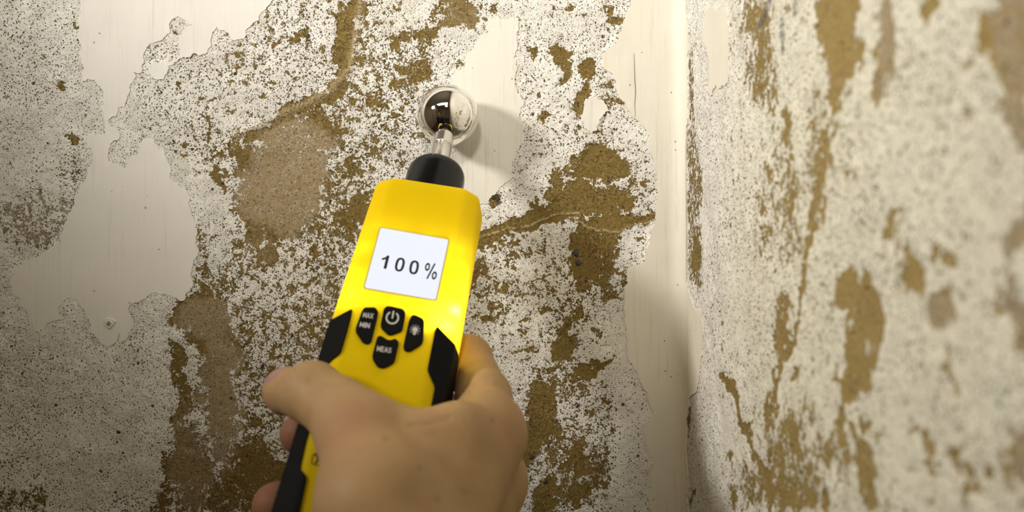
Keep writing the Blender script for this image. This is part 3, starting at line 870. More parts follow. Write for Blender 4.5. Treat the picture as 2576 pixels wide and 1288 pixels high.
# housing
rows = []
svals = [S0, S0 + .0008, S0 + .0025, S0 + .0045] + list(np.linspace(S0 + .012, S1 - .006, 16)) + [S1 - .002, S1]
shr = [.0030, .0014, .0004, .0] + [0] * 16 + [.002, .005]
bm = bmesh.new(); rings = []
for s, k in zip(svals, shr):
    ring = []
    for (u, h) in section(s, 0, 0):
        uu = UC + (u - UC) * (1 - k / .025 * .9); hh = -TH / 2 + (h + TH / 2) * (1 - k / .014 * .35)
        # clipped shoulders: outer points of the top sit lower than the middle
        drop = 0.0
        if s < S0 + .0046 and abs(u - UC) > FL + .001:
            drop = .0006 * (1 - (s - S0) / .0046)
        ring.append(bm.verts.new(W(uu, s + drop, hh)))
    rings.append(ring)
for a, b in zip(rings, rings[1:]):
    n = len(a)
    for k in range(n): bm.faces.new((a[k], a[(k + 1) % n], b[(k + 1) % n], b[k]))
bm.faces.new(rings[0]); bm.faces.new(rings[-1])
housing = bm_obj('housing', bm, M_yellow, meter, smooth=True, sharp=38)

# collar, neck, ball
ax0 = W(UC, 0, -.014)
bm = bmesh.new()
CO = lambda s: W(.0015, s, -.0152)
cp = [(0, 0), (0, .0045), (.0, .0100), (.0006, .0114), (.0016, .0125), (.0032, .0132), (.006, .0135), (.0230, .0137), (.0240, .0137), (.0240, 0)]
lathe(bm, [(t_, r_) for t_, r_ in cp], CO(.0368), A_, 96)
bm_obj('collar', bm, M_collar, meter, smooth=True, sharp=40)
bm = bmesh.new()
nv0 = lv(BC); nv1 = CO(.0375)
Ln = float(np.linalg.norm(nv1 - nv0))
lathe(bm, [(.010, .0), (.010, .0046), (.0205, .0046), (.0209, .0044), (.0213, .0046), (Ln - .001, .0046), (Ln, .0052), (Ln + .002, .0052), (Ln + .002, 0)], nv0, nv1 - nv0, 64)
bm_obj('sensor_neck', bm, M_rod, meter, smooth=True, sharp=30)
bm = bmesh.new(); bmesh.ops.create_uvsphere(bm, u_segments=128, v_segments=64, radius=RB)
for v in bm.verts: v.co = v.co + Vector(nv0)
bm_obj('ball_head', bm, M_steel, meter, smooth=True)

# flat prisms on the face
def prism(name, uv, h0, h1, mat, parent, bev=.0, seg=2):
    bm = bmesh.new()
    a = [bm.verts.new(W(u, s, h0)) for u, s in uv]
    b = [bm.verts.new(W(u, s, h1)) for u, s in uv]
    n = len(uv)
    fa = bm.faces.new(b)
    for k in range(n): bm.faces.new((a[k], a[(k + 1) % n], b[(k + 1) % n], b[k]))
    if bev > 0:
        bm.normal_update()
        bmesh.ops.bevel(bm, geom=list(fa.edges), offset=bev, segments=seg, affect='EDGES', clamp_overlap=True)
    return bm_obj(name, bm, mat, parent, smooth=True, sharp=30)

def rounded(uv, r, n=5):
    out = []
    m = len(uv)
    for i in range(m):
        p0, p1, p2 = np.array(uv[i - 1]), np.array(uv[i]), np.array(uv[(i + 1) % m])
        a = p0 - p1; b = p2 - p1; la, lb = np.linalg.norm(a), np.linalg.norm(b)
        k = min(r, la * .45, lb * .45)
        q0 = p1 + a / la * k; q1 = p1 + b / lb * k
        for j in range(n + 1):
            t_ = j / n
            out.append(tuple((1 - t_) ** 2 * q0 + 2 * t_ * (1 - t_) * p1 + t_ ** 2 * q1))
    return out

# display
t = NT('lit_display')
lay = t.noise(120, 3)
t.set(Base_Color=(.03, .03, .035, 1), Roughness=.4, Specular_IOR_Level=.2, Emission_Color=t.mix(lay, (.86, .90, 1.0, 1), (.90, .93, 1.0, 1)), Emission_Strength=.97)
M_disp = t.m
M_ink = simple_mat('display_ink', (.004, .004, .005), .5)
suv = [face_uv(*p) for p in [(958, 574), (1128, 604), (1096, 755), (917, 724)]]
disp = prism('display', rounded(suv, .0010), -.002, .00035, M_disp, meter, .0001)
bz = []
cxy = np.mean(np.array(suv), 0)
fr = rounded([tuple(cxy + (np.array(p) - cxy) * (1 + .0007 / .015)) for p in suv], .0014)
M_bez = simple_mat('display_gasket', (.60, .48, .10), .5)
prism('display_gasket', fr, -.0015, .00018, M_bez, meter)

# characters: reading printed on the lit panel
def ring_poly(cx, cy, ax, ay, wx_, wy_, n=28):
    o = [(cx + ax * math.cos(2 * math.pi * k / n), cy + ay * math.sin(2 * math.pi * k / n)) for k in range(n)]
    i = [(cx + (ax - wx_) * math.cos(2 * math.pi * k / n), cy + (ay - wy_) * math.sin(2 * math.pi * k / n)) for k in range(n)]
    return o, i
def glyph(name, shapes, T, mat, parent, h0, h1):
    """shapes: polygons or (outer, inner) rings in glyph units; T maps glyph x,y (y up) to (u, s)"""
    bm = bmesh.new()
    for sh in shapes:
        if isinstance(sh, tuple):
            o, i = sh; n = len(o)
            to = [bm.verts.new(W(*T(*p), h1)) for p in o]; ti = [bm.verts.new(W(*T(*p), h1)) for p in i]
            bo = [bm.verts.new(W(*T(*p), h0)) for p in o]; bi = [bm.verts.new(W(*T(*p), h0)) for p in i]
            for k in range(n):
                k2 = (k + 1) % n
                bm.faces.new((to[k], to[k2], ti[k2], ti[k])); bm.faces.new((to[k], bo[k], bo[k2], to[k2])); bm.faces.new((ti[k], ti[k2], bi[k2], bi[k]))
        else:
            a = [bm.verts.new(W(*T(*p), h1)) for p in sh]; b = [bm.verts.new(W(*T(*p), h0)) for p in sh]; n = len(a)
            bm.faces.new(a)
            for k in range(n): bm.faces.new((a[k], b[k], b[(k + 1) % n], a[(k + 1) % n]))
    return bm_obj(name, bm, mat, parent)
def squircle(ax, ay, n=32, e=2.5):
    o = []
    for k in range(n):
        a = 2 * math.pi * k / n; c, s_ = math.cos(a), math.sin(a)
        o.append((ax * math.copysign(abs(c) ** (2 / e), c), ay * math.copysign(abs(s_) ** (2 / e), s_)))
    return o
def zero(): return [(([(x + .5, y + .5) for x, y in squircle(.31, .51)]), ([(x + .5, y + .5) for x, y in squircle(.145, .375)]))]
ONE = [[(.47, 0), (.66, 0), (.66, 1), (.52, 1), (.46, .88), (.35, .79), (.22, .74), (.22, .59), (.36, .64), (.47, .72)]]
PCT = [ring_poly(.10, .74, .26, .27, .15, .12), ring_poly(.98, .25, .26, .27, .15, .12), [(.22, -.04), (.39, -.04), (.87, 1.04), (.70, 1.04)]]
def char_T(pxy_base, pxy_top, pxy_right):
    """maps glyph units so that (0.5,0)->base px and (0.5,1)->top px; x direction given by a px vector of unit glyph width"""
    b = np.array(face_uv(*pxy_base)); tp = np.array(face_uv(*pxy_top)); rr = np.array(face_uv(pxy_base[0] + pxy_right[0], pxy_base[1] + pxy_right[1])) - b
    return lambda x, y: tuple(b + (x - .5) * rr + y * (tp - b))
rv = (37, 6.5)
for nm, sh, bs, tp_ in (('digit_one', ONE, (966, 677), (974, 644)), ('digit_zero', zero(), (1002, 684), (1010, 650.5)), ('digit_zero', zero(), (1038.5, 691), (1045, 657.5)), ('percent_sign', PCT, (1079, 702), (1087, 665))):
    glyph(nm, sh, char_T(bs, tp_, rv if nm != 'percent_sign' else (24, 4)), M_ink, disp, .0002, .00048)

# buttons with their printed symbols
def z3(L): return [(780 + x / 3.578, 720 + y / 3.578) for x, y in L]
M_sym = simple_mat('grey_button_print', (.50, .49, .46), .6)
HB = .0009
def button(pts, r=.0007):
    return prism('button', rounded([face_uv(*p, h=HB) for p in z3(pts)], r, 3), -.001, HB, M_button, meter, .00025)
b_mm = button([(490,187),(585,185),(614,225),(605,280),(552,492),(530,514),(498,516),(468,495),(410,405),(410,375),(468,215)])
b_pw = button([(685,176),(722,176),(832,200),(856,228),(856,262),(832,388),(815,405),(735,436),(703,434),(638,370),(634,340),(662,205)])
b_li = button([(918,256),(948,256),(1015,288),(1027,315),(1021,480),(1005,517),(905,580),(875,587),(843,567),(838,540),(888,310)])
b_me = button([(612,443),(640,443),(700,480),(728,480),(768,466),(799,500),(792,540),(762,670),(745,692),(680,727),(640,735),(603,718),(562,650),(560,620),(598,470)])

def stroke_poly(pts, wd):
    """bars for stick letters"""
    out = []
    for (x0, y0), (x1, y1) in zip(pts, pts[1:]):
        d = np.array([x1 - x0, y1 - y0]); L = np.linalg.norm(d); d = d / L; n = np.array([-d[1], d[0]]) * wd / 2; e = d * wd * .5
        a = np.array([x0, y0]) - e; b = np.array([x1, y1]) + e
        out.append([tuple(a + n), tuple(b + n), tuple(b - n), tuple(a - n)])
    return out
LET = {'M': [[(0, 0), (0, 1), (.35, .25), (.7, 1), (.7, 0)]], 'A': [[(0, 0), (.33, 1), (.66, 0)], [(.13, .32), (.53, .32)]], 'X': [[(0, 0), (.6, 1)], [(0, 1), (.6, 0)]], 'I': [[(.0, 0), (.0, 1)]],
       'N': [[(0, 0), (0, 1), (.6, 0), (.6, 1)]], 'E': [[(.5, 0), (0, 0), (0, 1), (.5, 1)], [(0, .52), (.44, .52)]], 'S': [[(0, .08), (.3, 0), (.52, .16), (.48, .4), (.08, .6), (.04, .86), (.25, 1), (.5, .9)]]}
WID = {'M': .7, 'A': .66, 'X': .6, 'I': .0, 'N': .6, 'E': .5, 'S': .52}
def word(txt, left_px, right_px, height_px, parent, wd=.2):
    """txt between two px points of its baseline"""
    tot = sum(WID[c] for c in txt) + .30 * (len(txt) - 1)
    a = np.array(face_uv(*left_px, h=HB)); b = np.array(face_uv(*right_px, h=HB))
    upv = np.array(face_uv(left_px[0] + height_px * .2, left_px[1] - height_px, h=HB)) - a
    shapes = []; x = 0
    for c in txt:
        for pl in LET[c]: shapes += stroke_poly([(x + p, q) for p, q in pl], wd)
        x += WID[c] + .30
    glyph('printed_word', shapes, lambda gx, gy: tuple(a + (b - a) * gx / tot + upv * gy), M_sym, parent, HB - .0001, HB + .00006)
def zz3(x, y): return (780 + x / 3.578, 720 + y / 3.578)
word('MAX', zz3(477, 276), zz3(562, 288), 10.5, b_mm)
word('MIN', zz3(449, 362), zz3(530, 375), 10.5, b_mm)
word('MEAS', zz3(602, 580), zz3(724, 598), 11.0, b_me)
# power symbol
cpx = zz3(741, 284)
TP = char_T(cpx, (cpx[0] + 3.6, cpx[1] - 17), (17, 3))
arc_o = []; arc = []
for k in range(30):
    a = math.radians(90 + 32 + (360 - 64) * k / 29); arc.append((math.cos(a), math.sin(a)))
def pT(x, y):
    b = np.array(face_uv(*cpx, h=HB)); ex = np.array(face_uv(cpx[0] + 16.6, cpx[1] + 2.6, h=HB)) - b; ey = np.array(face_uv(cpx[0] + 3.0, cpx[1] - 16.3, h=HB)) - b
    return tuple(b + x * ex + y * ey)
shapes = []
for (x0, y0), (x1, y1) in zip(arc, arc[1:]):
    shapes.append([(x0, y0), (x1, y1), (x1 * .76, y1 * .76), (x0 * .76, y0 * .76)])
shapes += stroke_poly([(0, .0), (0, .92)], .24)
glyph('power_symbol', shapes, pT, M_sym, b_pw, HB - .0001, HB + .00006)
# lamp symbol
cpx2 = zz3(945, 392)
def lT(x, y):
    b = np.array(face_uv(*cpx2, h=HB)); ex = np.array(face_uv(cpx2[0] + 13, cpx2[1] + 2.2, h=HB)) - b; ey = np.array(face_uv(cpx2[0] + 2.4, cpx2[1] - 13, h=HB)) - b
    return tuple(b + x * ex + y * ey)
shapes = [[(.52 * math.cos(2 * math.pi * k / 20), .52 * math.sin(2 * math.pi * k / 20)) for k in range(20)], [(-.3, -.3), (.3, -.3), (.26, -.95), (-.26, -.95)]]
for k in range(9):
    a = math.radians(-40 + 260 * k / 8)
    shapes += stroke_poly([(.70 * math.cos(a), .70 * math.sin(a)), (.95 * math.cos(a), .95 * math.sin(a))], .10)
glyph('lamp_symbol', shapes, lT, M_sym, b_li, HB - .0001, HB + .00006)

# printed mark low on the handle, half hidden by the hand
def z4(L): return [(620 + x / 2.7528, 820 + y / 2.7528) for x, y in L]
o_ = rounded([face_uv(*p) for p in z4([(462,878),(530,890),(512,972),(443,958)])], .0012)
c_ = np.mean(np.array(o_), 0); i_ = [tuple(c_ + (np.array(p) - c_) * .84) for p in o_]
glyph('printed_mark', [(o_, i_), [face_uv(*p) for p in z4([(474,890),(486,888),(506,925),(482,955),(470,952),(488,925)])]], lambda a, b: (a, b), M_ink, meter, -.0001, .00012)

# rubber grips: loft along s with an inner edge given by photo points
# make the sequence monotone in s
def mono(pts):
    out = []; last = -1
    for p in pts:
        u, s = face_uv(*p, h=.0009)
        if s > last + .0002: out.append(p); last = s
    return out
def grip(inner_px, top_px, side):
    """inner edge (from its top corner downwards) and slanted top edge (inner to outer), both in photo pixels"""
    G = .0009
    uv = [face_uv(*p, h=G) for p in mono(inner_px)]
    S = [s for u, s in uv]; U = [side * (u - UC) for u, s in uv]
    tp = sorted((side * (face_uv(*p, h=G - .002)[0] - UC), face_uv(*p, h=G - .002)[1]) for p in top_px)
    TU = [a for a, b in tp]; TS = [b - tp[0][1] for a, b in tp]
    s_end = S1 - .001
    bm = bmesh.new(); rings = []
    for t_ in np.linspace(0, 1, 110):
        s_in = S[0] + (s_end - S[0]) * t_
        ui = float(np.interp(s_in, S, U))
        Wd = halfw(s_in) + .0006; Wc = Wd - .0020
        fl = FL
        c0 = ui + .0003; c1 = max(fl - .0008, ui + .0006); c2 = max(fl + .0010, ui + .0010); c3 = max(Wc - .0009, ui + .0013); c4 = max(Wc, ui + .0016)
        def scol(u): return s_in + max(0., float(np.interp(u, TU, TS))) * (1 - t_) ** 2.5
        hs_ = lambda u: surf_h(u, s_in) + G
        pts = [(ui, surf_h(ui, s_in) - .0012), (ui, surf_h(ui, s_in) + G * .75), (c0, hs_(c0)), (c1, hs_(c1)), (c2, hs_(c2)), (c3, hs_(c3)), (c4, max(hs_(c4), -CHD + .0007 if c4 < Wc + .0003 else -1)), (max(Wd - .0003, c4 + .0002), -.0095), (Wd, -.0125),
               (Wd, -TH + .010), (Wd - .0012, -TH + .0052), (Wd - .0067, -TH - G), (.012, -TH - G), (.012, -TH + .001)]
        rings.append([bm.verts.new(W(UC + side * u, scol(u), h)) for u, h in pts])
    n = len(rings[0])
    for a, b in zip(rings, rings[1:]):
        for k in range(n - 1): bm.faces.new((a[k], a[k + 1], b[k + 1], b[k]))
        bm.faces.new((a[n - 1], a[0], b[0], b[n - 1]))
    bm.faces.new(rings[0]); bm.faces.new(rings[-1])
    return bm_obj('side_grip', bm, M_rubber, meter, smooth=True, sharp=30)
grip(z3([(379,207),(374,250),(332,410),(280,585),(262,607),(245,618),(190,645),(160,672),(140,712),(120,790)]) + z4([(430,708),(408,790),(372,955),(372,985),(412,1038),(414,1060),(368,1288)]) + [(745, 1330), (725, 1420)],
     z3([(379,207),(330,209),(250,240),(185,268)]), -1)
grip(z3([(1140,362),(1128,385),(1120,410),(1062,712),(1056,745),(1068,775),(1118,850),(1124,880),(1088,1070)]) + [(1060, 1140), (1030, 1300)],
     z3([(1140,362),(1160,366),(1240,428),(1306,482)]), 1)

# backlight leds inside the housing: they glow through the plastic
def led(px_, py_, depth, power, radius=.0008, col=(1, .96, .82)):
    u, s = face_uv(px_, py_)
    l = bpy.data.lights.new('backlight_led', 'POINT'); l.energy = power; l.color = col; l.shadow_soft_size = radius
    o = bpy.data.objects.new('backlight_led', l); C.objects.link(o); o.parent = meter
    o.location = Vector(W(u, s, -depth))
LEDK = 1.25
for a in [(1141,772,.0038,.0200),(1118,814,.0042,.0190),(1096,800,.0050,.0060),(1148,712,.0070,.0060),(1078,775,.0065,.0040),(1010,765,.0060,.0030),(892,738,.0062,.0065),(940,752,.0060,.0022),
          (905,690,.0065,.0028),(930,620,.0065,.0024),(960,572,.0055,.0014),(1010,582,.0055,.0012),(1080,594,.0055,.0014),(1140,618,.0065,.0028),(1143,665,.0065,.0030)]:
    led(a[0], a[1], a[2], a[3] * LEDK)

# ------------------------------------------------------------------ the hand (signed distance field, meshed with surface nets)
def surface_nets(Fv, org, h):
    nx, ny, nz = Fv.shape
    ins = Fv < 0
    c = np.zeros((nx - 1, ny - 1, nz - 1), np.uint8)
    for i in (0, 1):
        for j in (0, 1):
            for k in (0, 1):
                c += ins[i:nx - 1 + i, j:ny - 1 + j, k:nz - 1 + k]
    act = (c > 0) & (c < 8)
    idx = -np.ones(act.shape, np.int64)
    I, J, K = np.nonzero(act)
    idx[I, J, K] = np.arange(len(I))
    acc = np.zeros((len(I), 3)); cnt = np.zeros(len(I))
    corners = [(i, j, k) for i in (0, 1) for j in (0, 1) for k in (0, 1)]
    for a in corners:
        for ax in range(3):
            if a[ax] == 0:
                b = list(a); b[ax] = 1
                fa = Fv[I + a[0], J + a[1], K + a[2]]; fb = Fv[I + b[0], J + b[1], K + b[2]]
                m = (fa < 0) != (fb < 0)
                t_ = np.where(m, fa / np.where(fa == fb, 1, fa - fb), 0)
                p = np.zeros((len(I), 3)); p[:] = a; p[:, ax] += t_
                acc[m] += p[m]; cnt[m] += 1
    V = (acc / cnt[:, None] + np.stack([I, J, K], 1)) * h + org
    Q = []
    for ax in range(3):
        o1, o2 = [(1, 2), (2, 0), (0, 1)][ax]
        sl0 = [slice(None)] * 3; sl1 = [slice(None)] * 3
        sl0[ax] = slice(0, -1); sl1[ax] = slice(1, None)
        ch = ins[tuple(sl0)] != ins[tuple(sl1)]
        a, b, c_ = np.nonzero(ch)
        P3 = np.stack([a, b, c_], 1)
        okm = (P3[:, o1] > 0) & (P3[:, o2] > 0) & (P3[:, o1] < Fv.shape[o1] - 1) & (P3[:, o2] < Fv.shape[o2] - 1)
        P3 = P3[okm]
        def g(d1, d2):
            q = P3.copy(); q[:, o1] -= d1; q[:, o2] -= d2
            return idx[q[:, 0], q[:, 1], q[:, 2]]
        q = np.stack([g(0, 0), g(1, 0), g(1, 1), g(0, 1)], 1)
        flip = ~ins[P3[:, 0], P3[:, 1], P3[:, 2]]
        q[flip] = q[flip][:, ::-1]
        Q.append(q)
    Q = np.concatenate(Q)
    Q = Q[(Q >= 0).all(1)]
    return V, Q

def cone(p, a, b, ra, rb):
    a = np.array(a, np.float32); b = np.array(b, np.float32)
    ab = b - a; L = float(ab @ ab)
    pa = p - a
    t_ = np.clip((pa @ ab) / L, 0, 1)
    d = np.sqrt(((pa - t_[..., None] * ab) ** 2).sum(-1))
    return d - (ra + (rb - ra) * t_)
def tri(p, a, b, c, r):
    a, b, c = (np.array(q, np.float32) for q in (a, b, c))
    ba, cb, ac = b - a, c - b, a - c
    pa, pb, pc = p - a, p - b, p - c
    nor = np.cross(ba, ac)
    s = np.sign(pa @ np.cross(ba, nor)) + np.sign(pb @ np.cross(cb, nor)) + np.sign(pc @ np.cross(ac, nor))
    def e(v, w_):
        t_ = np.clip((w_ @ v) / float(v @ v), 0, 1)
        return ((t_[..., None] * v - w_) ** 2).sum(-1)
    ed = np.minimum(np.minimum(e(ba, pa), e(cb, pb)), e(ac, pc))
    pl = (pa @ nor) ** 2 / float(nor @ nor)
    return np.sqrt(np.where(s < 2, ed, pl)) - r
def smin(a, b, k):
    h = np.clip(.5 + .5 * (b - a) / k, 0, 1)
    return b * (1 - h) + a * h - k * h * (1 - h)
def ellip(p, c, r, Rm=None):
    q = (p - np.array(c, np.float32))
    if Rm is not None: q = q @ np.array(Rm, np.float32)
    r = np.array(r, np.float32)
    k0 = np.sqrt(((q / r) ** 2).sum(-1)); k1 = np.sqrt(((q / (r * r)) ** 2).sum(-1)) + 1e-9
    return k0 * (k0 - 1) / k1

T_CMC = P(945, 1265, .240); T_MCP = P(902, 1090, .2605); T_MID = P(852, 1032, .2680); T_IP = P(785, 987, .2760); T_TIP = P(727, 986, .2835)
I_MCP = P(1222, 1092, .2850); I_MID = P(1216, 1000, .3060); I_PIP = P(1178, 903, .3370)
M_MCP = P(1236, 1212, .2990)
R_MCP = P(1222, 1335, .3130); K_MCP = P(1185, 1430, .3150)
WR_A = P(1045, 1520, .232); WR_B = P(1130, 1500, .262)
ELB = np.array([-.06, .04, CZ - .33])
FINGERS = [
    [(I_MCP, .0112), (I_MID, .0106), (I_PIP, .0098), (P(1060, 925, .3420), .0086), (P(985, 955, .3380), .0084), (P(880, 985, .3290), .0072)],
    [(M_MCP, .0112), (P(1190, 1110, .335), .0098), (P(1130, 1050, .3440), .0095), (P(960, 1065, .3300), .0088), (P(850, 1080, .3210), .0084), (P(756, 1092, .3120), .0080)],
    [(R_MCP, .0110), (P(1190, 1255, .335), .0092), (P(1090, 1195, .3320), .0090), (P(900, 1225, .3140), .0085), (P(790, 1248, .3060), .0083), (P(692, 1271, .2960), .0084)],
    [(K_MCP, .0100), (P(1120, 1380, .320), .0082), (P(1020, 1370, .3100), .0080), (P(880, 1400, .2950), .0075), (P(740, 1425, .2820), .0070)],
]
def box_dev(p):
    q = p - np.array(L2W(UC, (S0 + S1) / 2, -TH / 2), np.float32)
    u = np.abs(q @ R_.astype(np.float32)); s = np.abs(q @ A_.astype(np.float32)); h = q @ N_.astype(np.float32)
    ha = np.abs(h)
    dx = u - .0262; dy = s - (S1 - S0) / 2; dz = ha - (TH / 2 + .0010)
    d = np.maximum(np.maximum(dx, dy), dz)
    # chamfers along the front edges
    ch = (u - FL - .0008) * .74 + (h - TH / 2 - .0010) * .67
    return np.maximum(d, ch)
def hand_sdf(p):
    th = cone(p, T_TIP, T_IP, .0079, .0101)
    th = smin(th, ellip(p, T_TIP + np.array([-.0006, .0012, 0]), (.0088, .0078, .0080)), .003)
    th = smin(th, cone(p, T_IP, T_MID, .0101, .0101), .004)
    th = smin(th, cone(p, T_MID, T_MCP, .0101, .0122), .005)
    body = cone(p, T_MCP, T_CMC, .0125, .0160)
    body = smin(body, th, .006)
    # first web and the back of the hand
    body = smin(body, cone(p, P(965, 1098, .2640), P(1050, 1104, .2600), .0085, .0058), .005)
    body = smin(body, cone(p, P(1050, 1104, .2600), P(1150, 1072, .2680), .0058, .0066), .005)
    body = smin(body, cone(p, P(1150, 1072, .2680), I_MCP, .0066, .0100), .006)
    body = smin(body, tri(p, T_MCP, P(1180, 1122, .2700), P(1040, 1330, .2400), .0092), .008)
    body = smin(body, tri(p, T_CMC, I_MCP, WR_A, .0118), .008)
    body = smin(body, tri(p, I_MCP, R_MCP, WR_B, .0112), .008)
    body = smin(body, tri(p, M_MCP, K_MCP, WR_B, .0105), .008)
    body = smin(body, cone(p, I_MCP, WR_A, .0095, .014), .006)
    body = smin(body, ellip(p, I_MCP + np.array([.0005, 0, .0]), (.0126, .0125, .0135)), .004)
    body = smin(body, ellip(p, M_MCP + np.array([.0004, 0, 0]), (.0122, .0125, .0130)), .004)
    arm = smin(cone(p, WR_A, WR_A + (ELB - WR_A) * .34, .019, .023), cone(p, WR_B, WR_B + (ELB - WR_B) * .34, .018, .024), .01)
    body = smin(body, arm, .014)
    body = smin(body, cone(p, T_CMC, WR_A, .0158, .0175), .01)
    d = body
    fins = []
    for ch in FINGERS:
        f = None
        for (a, ra), (b, rb) in zip(ch, ch[1:]):
            c_ = cone(p, a, b, ra, rb)
            f = c_ if f is None else smin(f, c_, .003)
        fins.append(f)
    fd = fins[0]
    for f in fins[1:]: fd = smin(fd, f, .0012)
    d = smin(d, fd, .0065)
    # creases: web fold, index finger fold
    for pts_, rr in (([P(1035, 1070, .2535), P(1080, 1064, .2550), P(1130, 1052, .2595)], .0003),
                     ([P(1168, 915, .328), P(1200, 890, .330)], .0008),
                     ([P(742, 938, .2715), P(752, 968, .2700)], .0005), ([P(788, 918, .2690), P(782, 955, .2655)], .0004)):
        for a, b in zip(pts_, pts_[1:]):
            g = cone(p, a, b, rr, rr)
            d = -smin(-d, g, .0016)
    dv = box_dev(p) - .0001
    d = -smin(-d, dv, .0012)
    return d
hs = .0011
org = np.array([-.118, .185, CZ - .185]); top_ = np.array([.048, .372, CZ - .020])
nn = np.ceil((top_ - org) / hs).astype(int)
Fh = np.empty(tuple(nn), np.float32)
gy_ = (org[1] + np.arange(nn[1]) * hs).astype(np.float32); gz_ = (org[2] + np.arange(nn[2]) * hs).astype(np.float32)
for i0 in range(0, nn[0], 16):
    gx_ = (org[0] + np.arange(i0, min(i0 + 16, nn[0])) * hs).astype(np.float32)
    G3 = np.stack(np.meshgrid(gx_, gy_, gz_, indexing='ij'), -1)
    Fh[i0:i0 + len(gx_)] = hand_sdf(G3)
Vh, Qh = surface_nets(Fh, org, hs)
# keep only the part of the arm above the cut
def project(V):
    for _ in range(2):
        e = 2e-4
        d0 = hand_sdf(V.astype(np.float32))
        g = np.stack([hand_sdf((V + np.eye(3)[k] * e).astype(np.float32)) - d0 for k in range(3)], 1) / e
        gl_ = np.maximum((g ** 2).sum(1, keepdims=True), .3)
        V = V - np.clip(d0[:, None] * g / gl_, -.0006, .0006)
    return V
Vh = project(Vh)

def skin_mat():
    t = NT('skin')
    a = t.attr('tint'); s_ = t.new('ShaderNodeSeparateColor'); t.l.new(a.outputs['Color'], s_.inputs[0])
    n1 = t.noise(45, 4, .6); n2 = t.noise(260, 4, .6)
    c = t.mix(t.ramp(n1, .35, .68), (.37, .235, .11, 1), (.43, .27, .125, 1))
    c = t.mix(t.ramp(n2, .45, .75, 0, .3), c, (.40, .225, .13, 1))
    c = t.mix(t.math('MULTIPLY', s_.outputs[0], .75), c, (.40, .205, .11, 1))
    c = t.mix(s_.outputs[1], c, (.17, .085, .04, 1))
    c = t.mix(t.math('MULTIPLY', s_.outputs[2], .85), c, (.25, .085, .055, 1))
    t.set(Base_Color=c, Roughness=.52, Specular_IOR_Level=.35, Subsurface_Weight=.12, Subsurface_Scale=.004)
    t.bsdf.inputs['Subsurface Radius'].default_value = (1.0, .35, .2)
    v = t.voro(900, 'DISTANCE_TO_EDGE')
    h = t.math('ADD', t.math('MULTIPLY', t.ramp(v.outputs['Distance'], 0, .12), .5), t.math('MULTIPLY', t.noise(120, 4, .6), 1.2))
    t.bump(h, .8, .00016)
    return t.m
M_skin = skin_mat()
person = bpy.data.objects.new('person', bpy.data.meshes.new('person'))
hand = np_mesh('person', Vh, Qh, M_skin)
bpy.data.objects.remove(person)
hand.name = 'person'
hand['label'] = 'person in navy shirt whose right hand grips the yellow meter, thumb across its front'
hand['category'] = 'person'
def blob(V, c, r): return np.exp(-(((V - c) ** 2).sum(1)) / (r * r))
red = np.clip(blob(Vh, P(880, 1070, .250), .009) * .9 + blob(Vh, P(900, 1130, .247), .013) * .6 + blob(Vh, P(1255, 1060, .275), .010) * .5 + blob(Vh, T_TIP, .009) * .55
              + blob(Vh, P(1090, 1045, .256), .006) * .5 + blob(Vh, I_PIP, .012) * .4 + blob(Vh, P(1240, 1180, .285), .012) * .4, 0, 1)
mole = np.zeros(len(Vh))
for q in [(970, 1103), (1054, 1178), (1237, 1058), (1168, 1236), (1100, 1255)]:
    pp = 1288 + Vh[:, 0] / Vh[:, 1] * FP; qq = 644 - (Vh[:, 2] - CZ) / Vh[:, 1] * FP
    mole = np.maximum(mole, np.exp(-((pp - q[0]) ** 2 + (qq - q[1]) ** 2) / (6.5 ** 2)) * (Vh[:, 1] < .285) * .55)
tipd = np.clip(blob(Vh, P(752, 1092, .312), .016) + blob(Vh, P(692, 1271, .296), .018), 0, 1)  # reddish fingertips, with some of their shade darkened into the skin colour
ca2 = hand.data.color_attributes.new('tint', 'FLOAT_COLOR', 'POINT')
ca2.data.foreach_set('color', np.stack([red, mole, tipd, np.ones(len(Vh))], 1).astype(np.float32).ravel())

# nails follow the finger surface
M_nail = simple_mat('finger_nail', (.36, .20, .17), .35, spec=.4)
def nail(center, m, along, la, lb, name, parent):
    m = np.array(m, float); m /= np.linalg.norm(m); along = np.array(along, float); along -= m * (along @ m); along /= np.linalg.norm(along); across = np.cross(m, along)
    n = 15
    verts = []; faces = []
    for j in range(n):
        for i in range(n):
            a = (i / (n - 1) * 2 - 1); b = (j / (n - 1) * 2 - 1)
            # squircle mapping of the grid
            x = a * math.sqrt(1 - b * b * .38); y = b * math.sqrt(1 - a * a * .38)
            o = center + along * x * la + across * y * lb + m * .02
            p = o.copy()
            for _ in range(40):
                dd = float(hand_sdf(p[None].astype(np.float32))[0])
                if dd < 2e-5: break
                p = p - m * max(dd * .8, 1e-5)
            edge = max(abs(a), abs(b))
            verts.append(p + m * (.00035 if edge < .99 else -.0002))
    for j in range(n - 1):
        for i in range(n - 1):
            k = j * n + i; faces.append((k, k + 1, k + n + 1, k + n))
    return mesh_obj(name, verts, faces, M_nail, parent, smooth=True)
tdir = T_TIP - T_IP
nail(T_TIP + np.array([-.0002, 0, .0006]), (-.74, .22, .60), tdir, .0068, .0058, 'thumb_nail', hand)

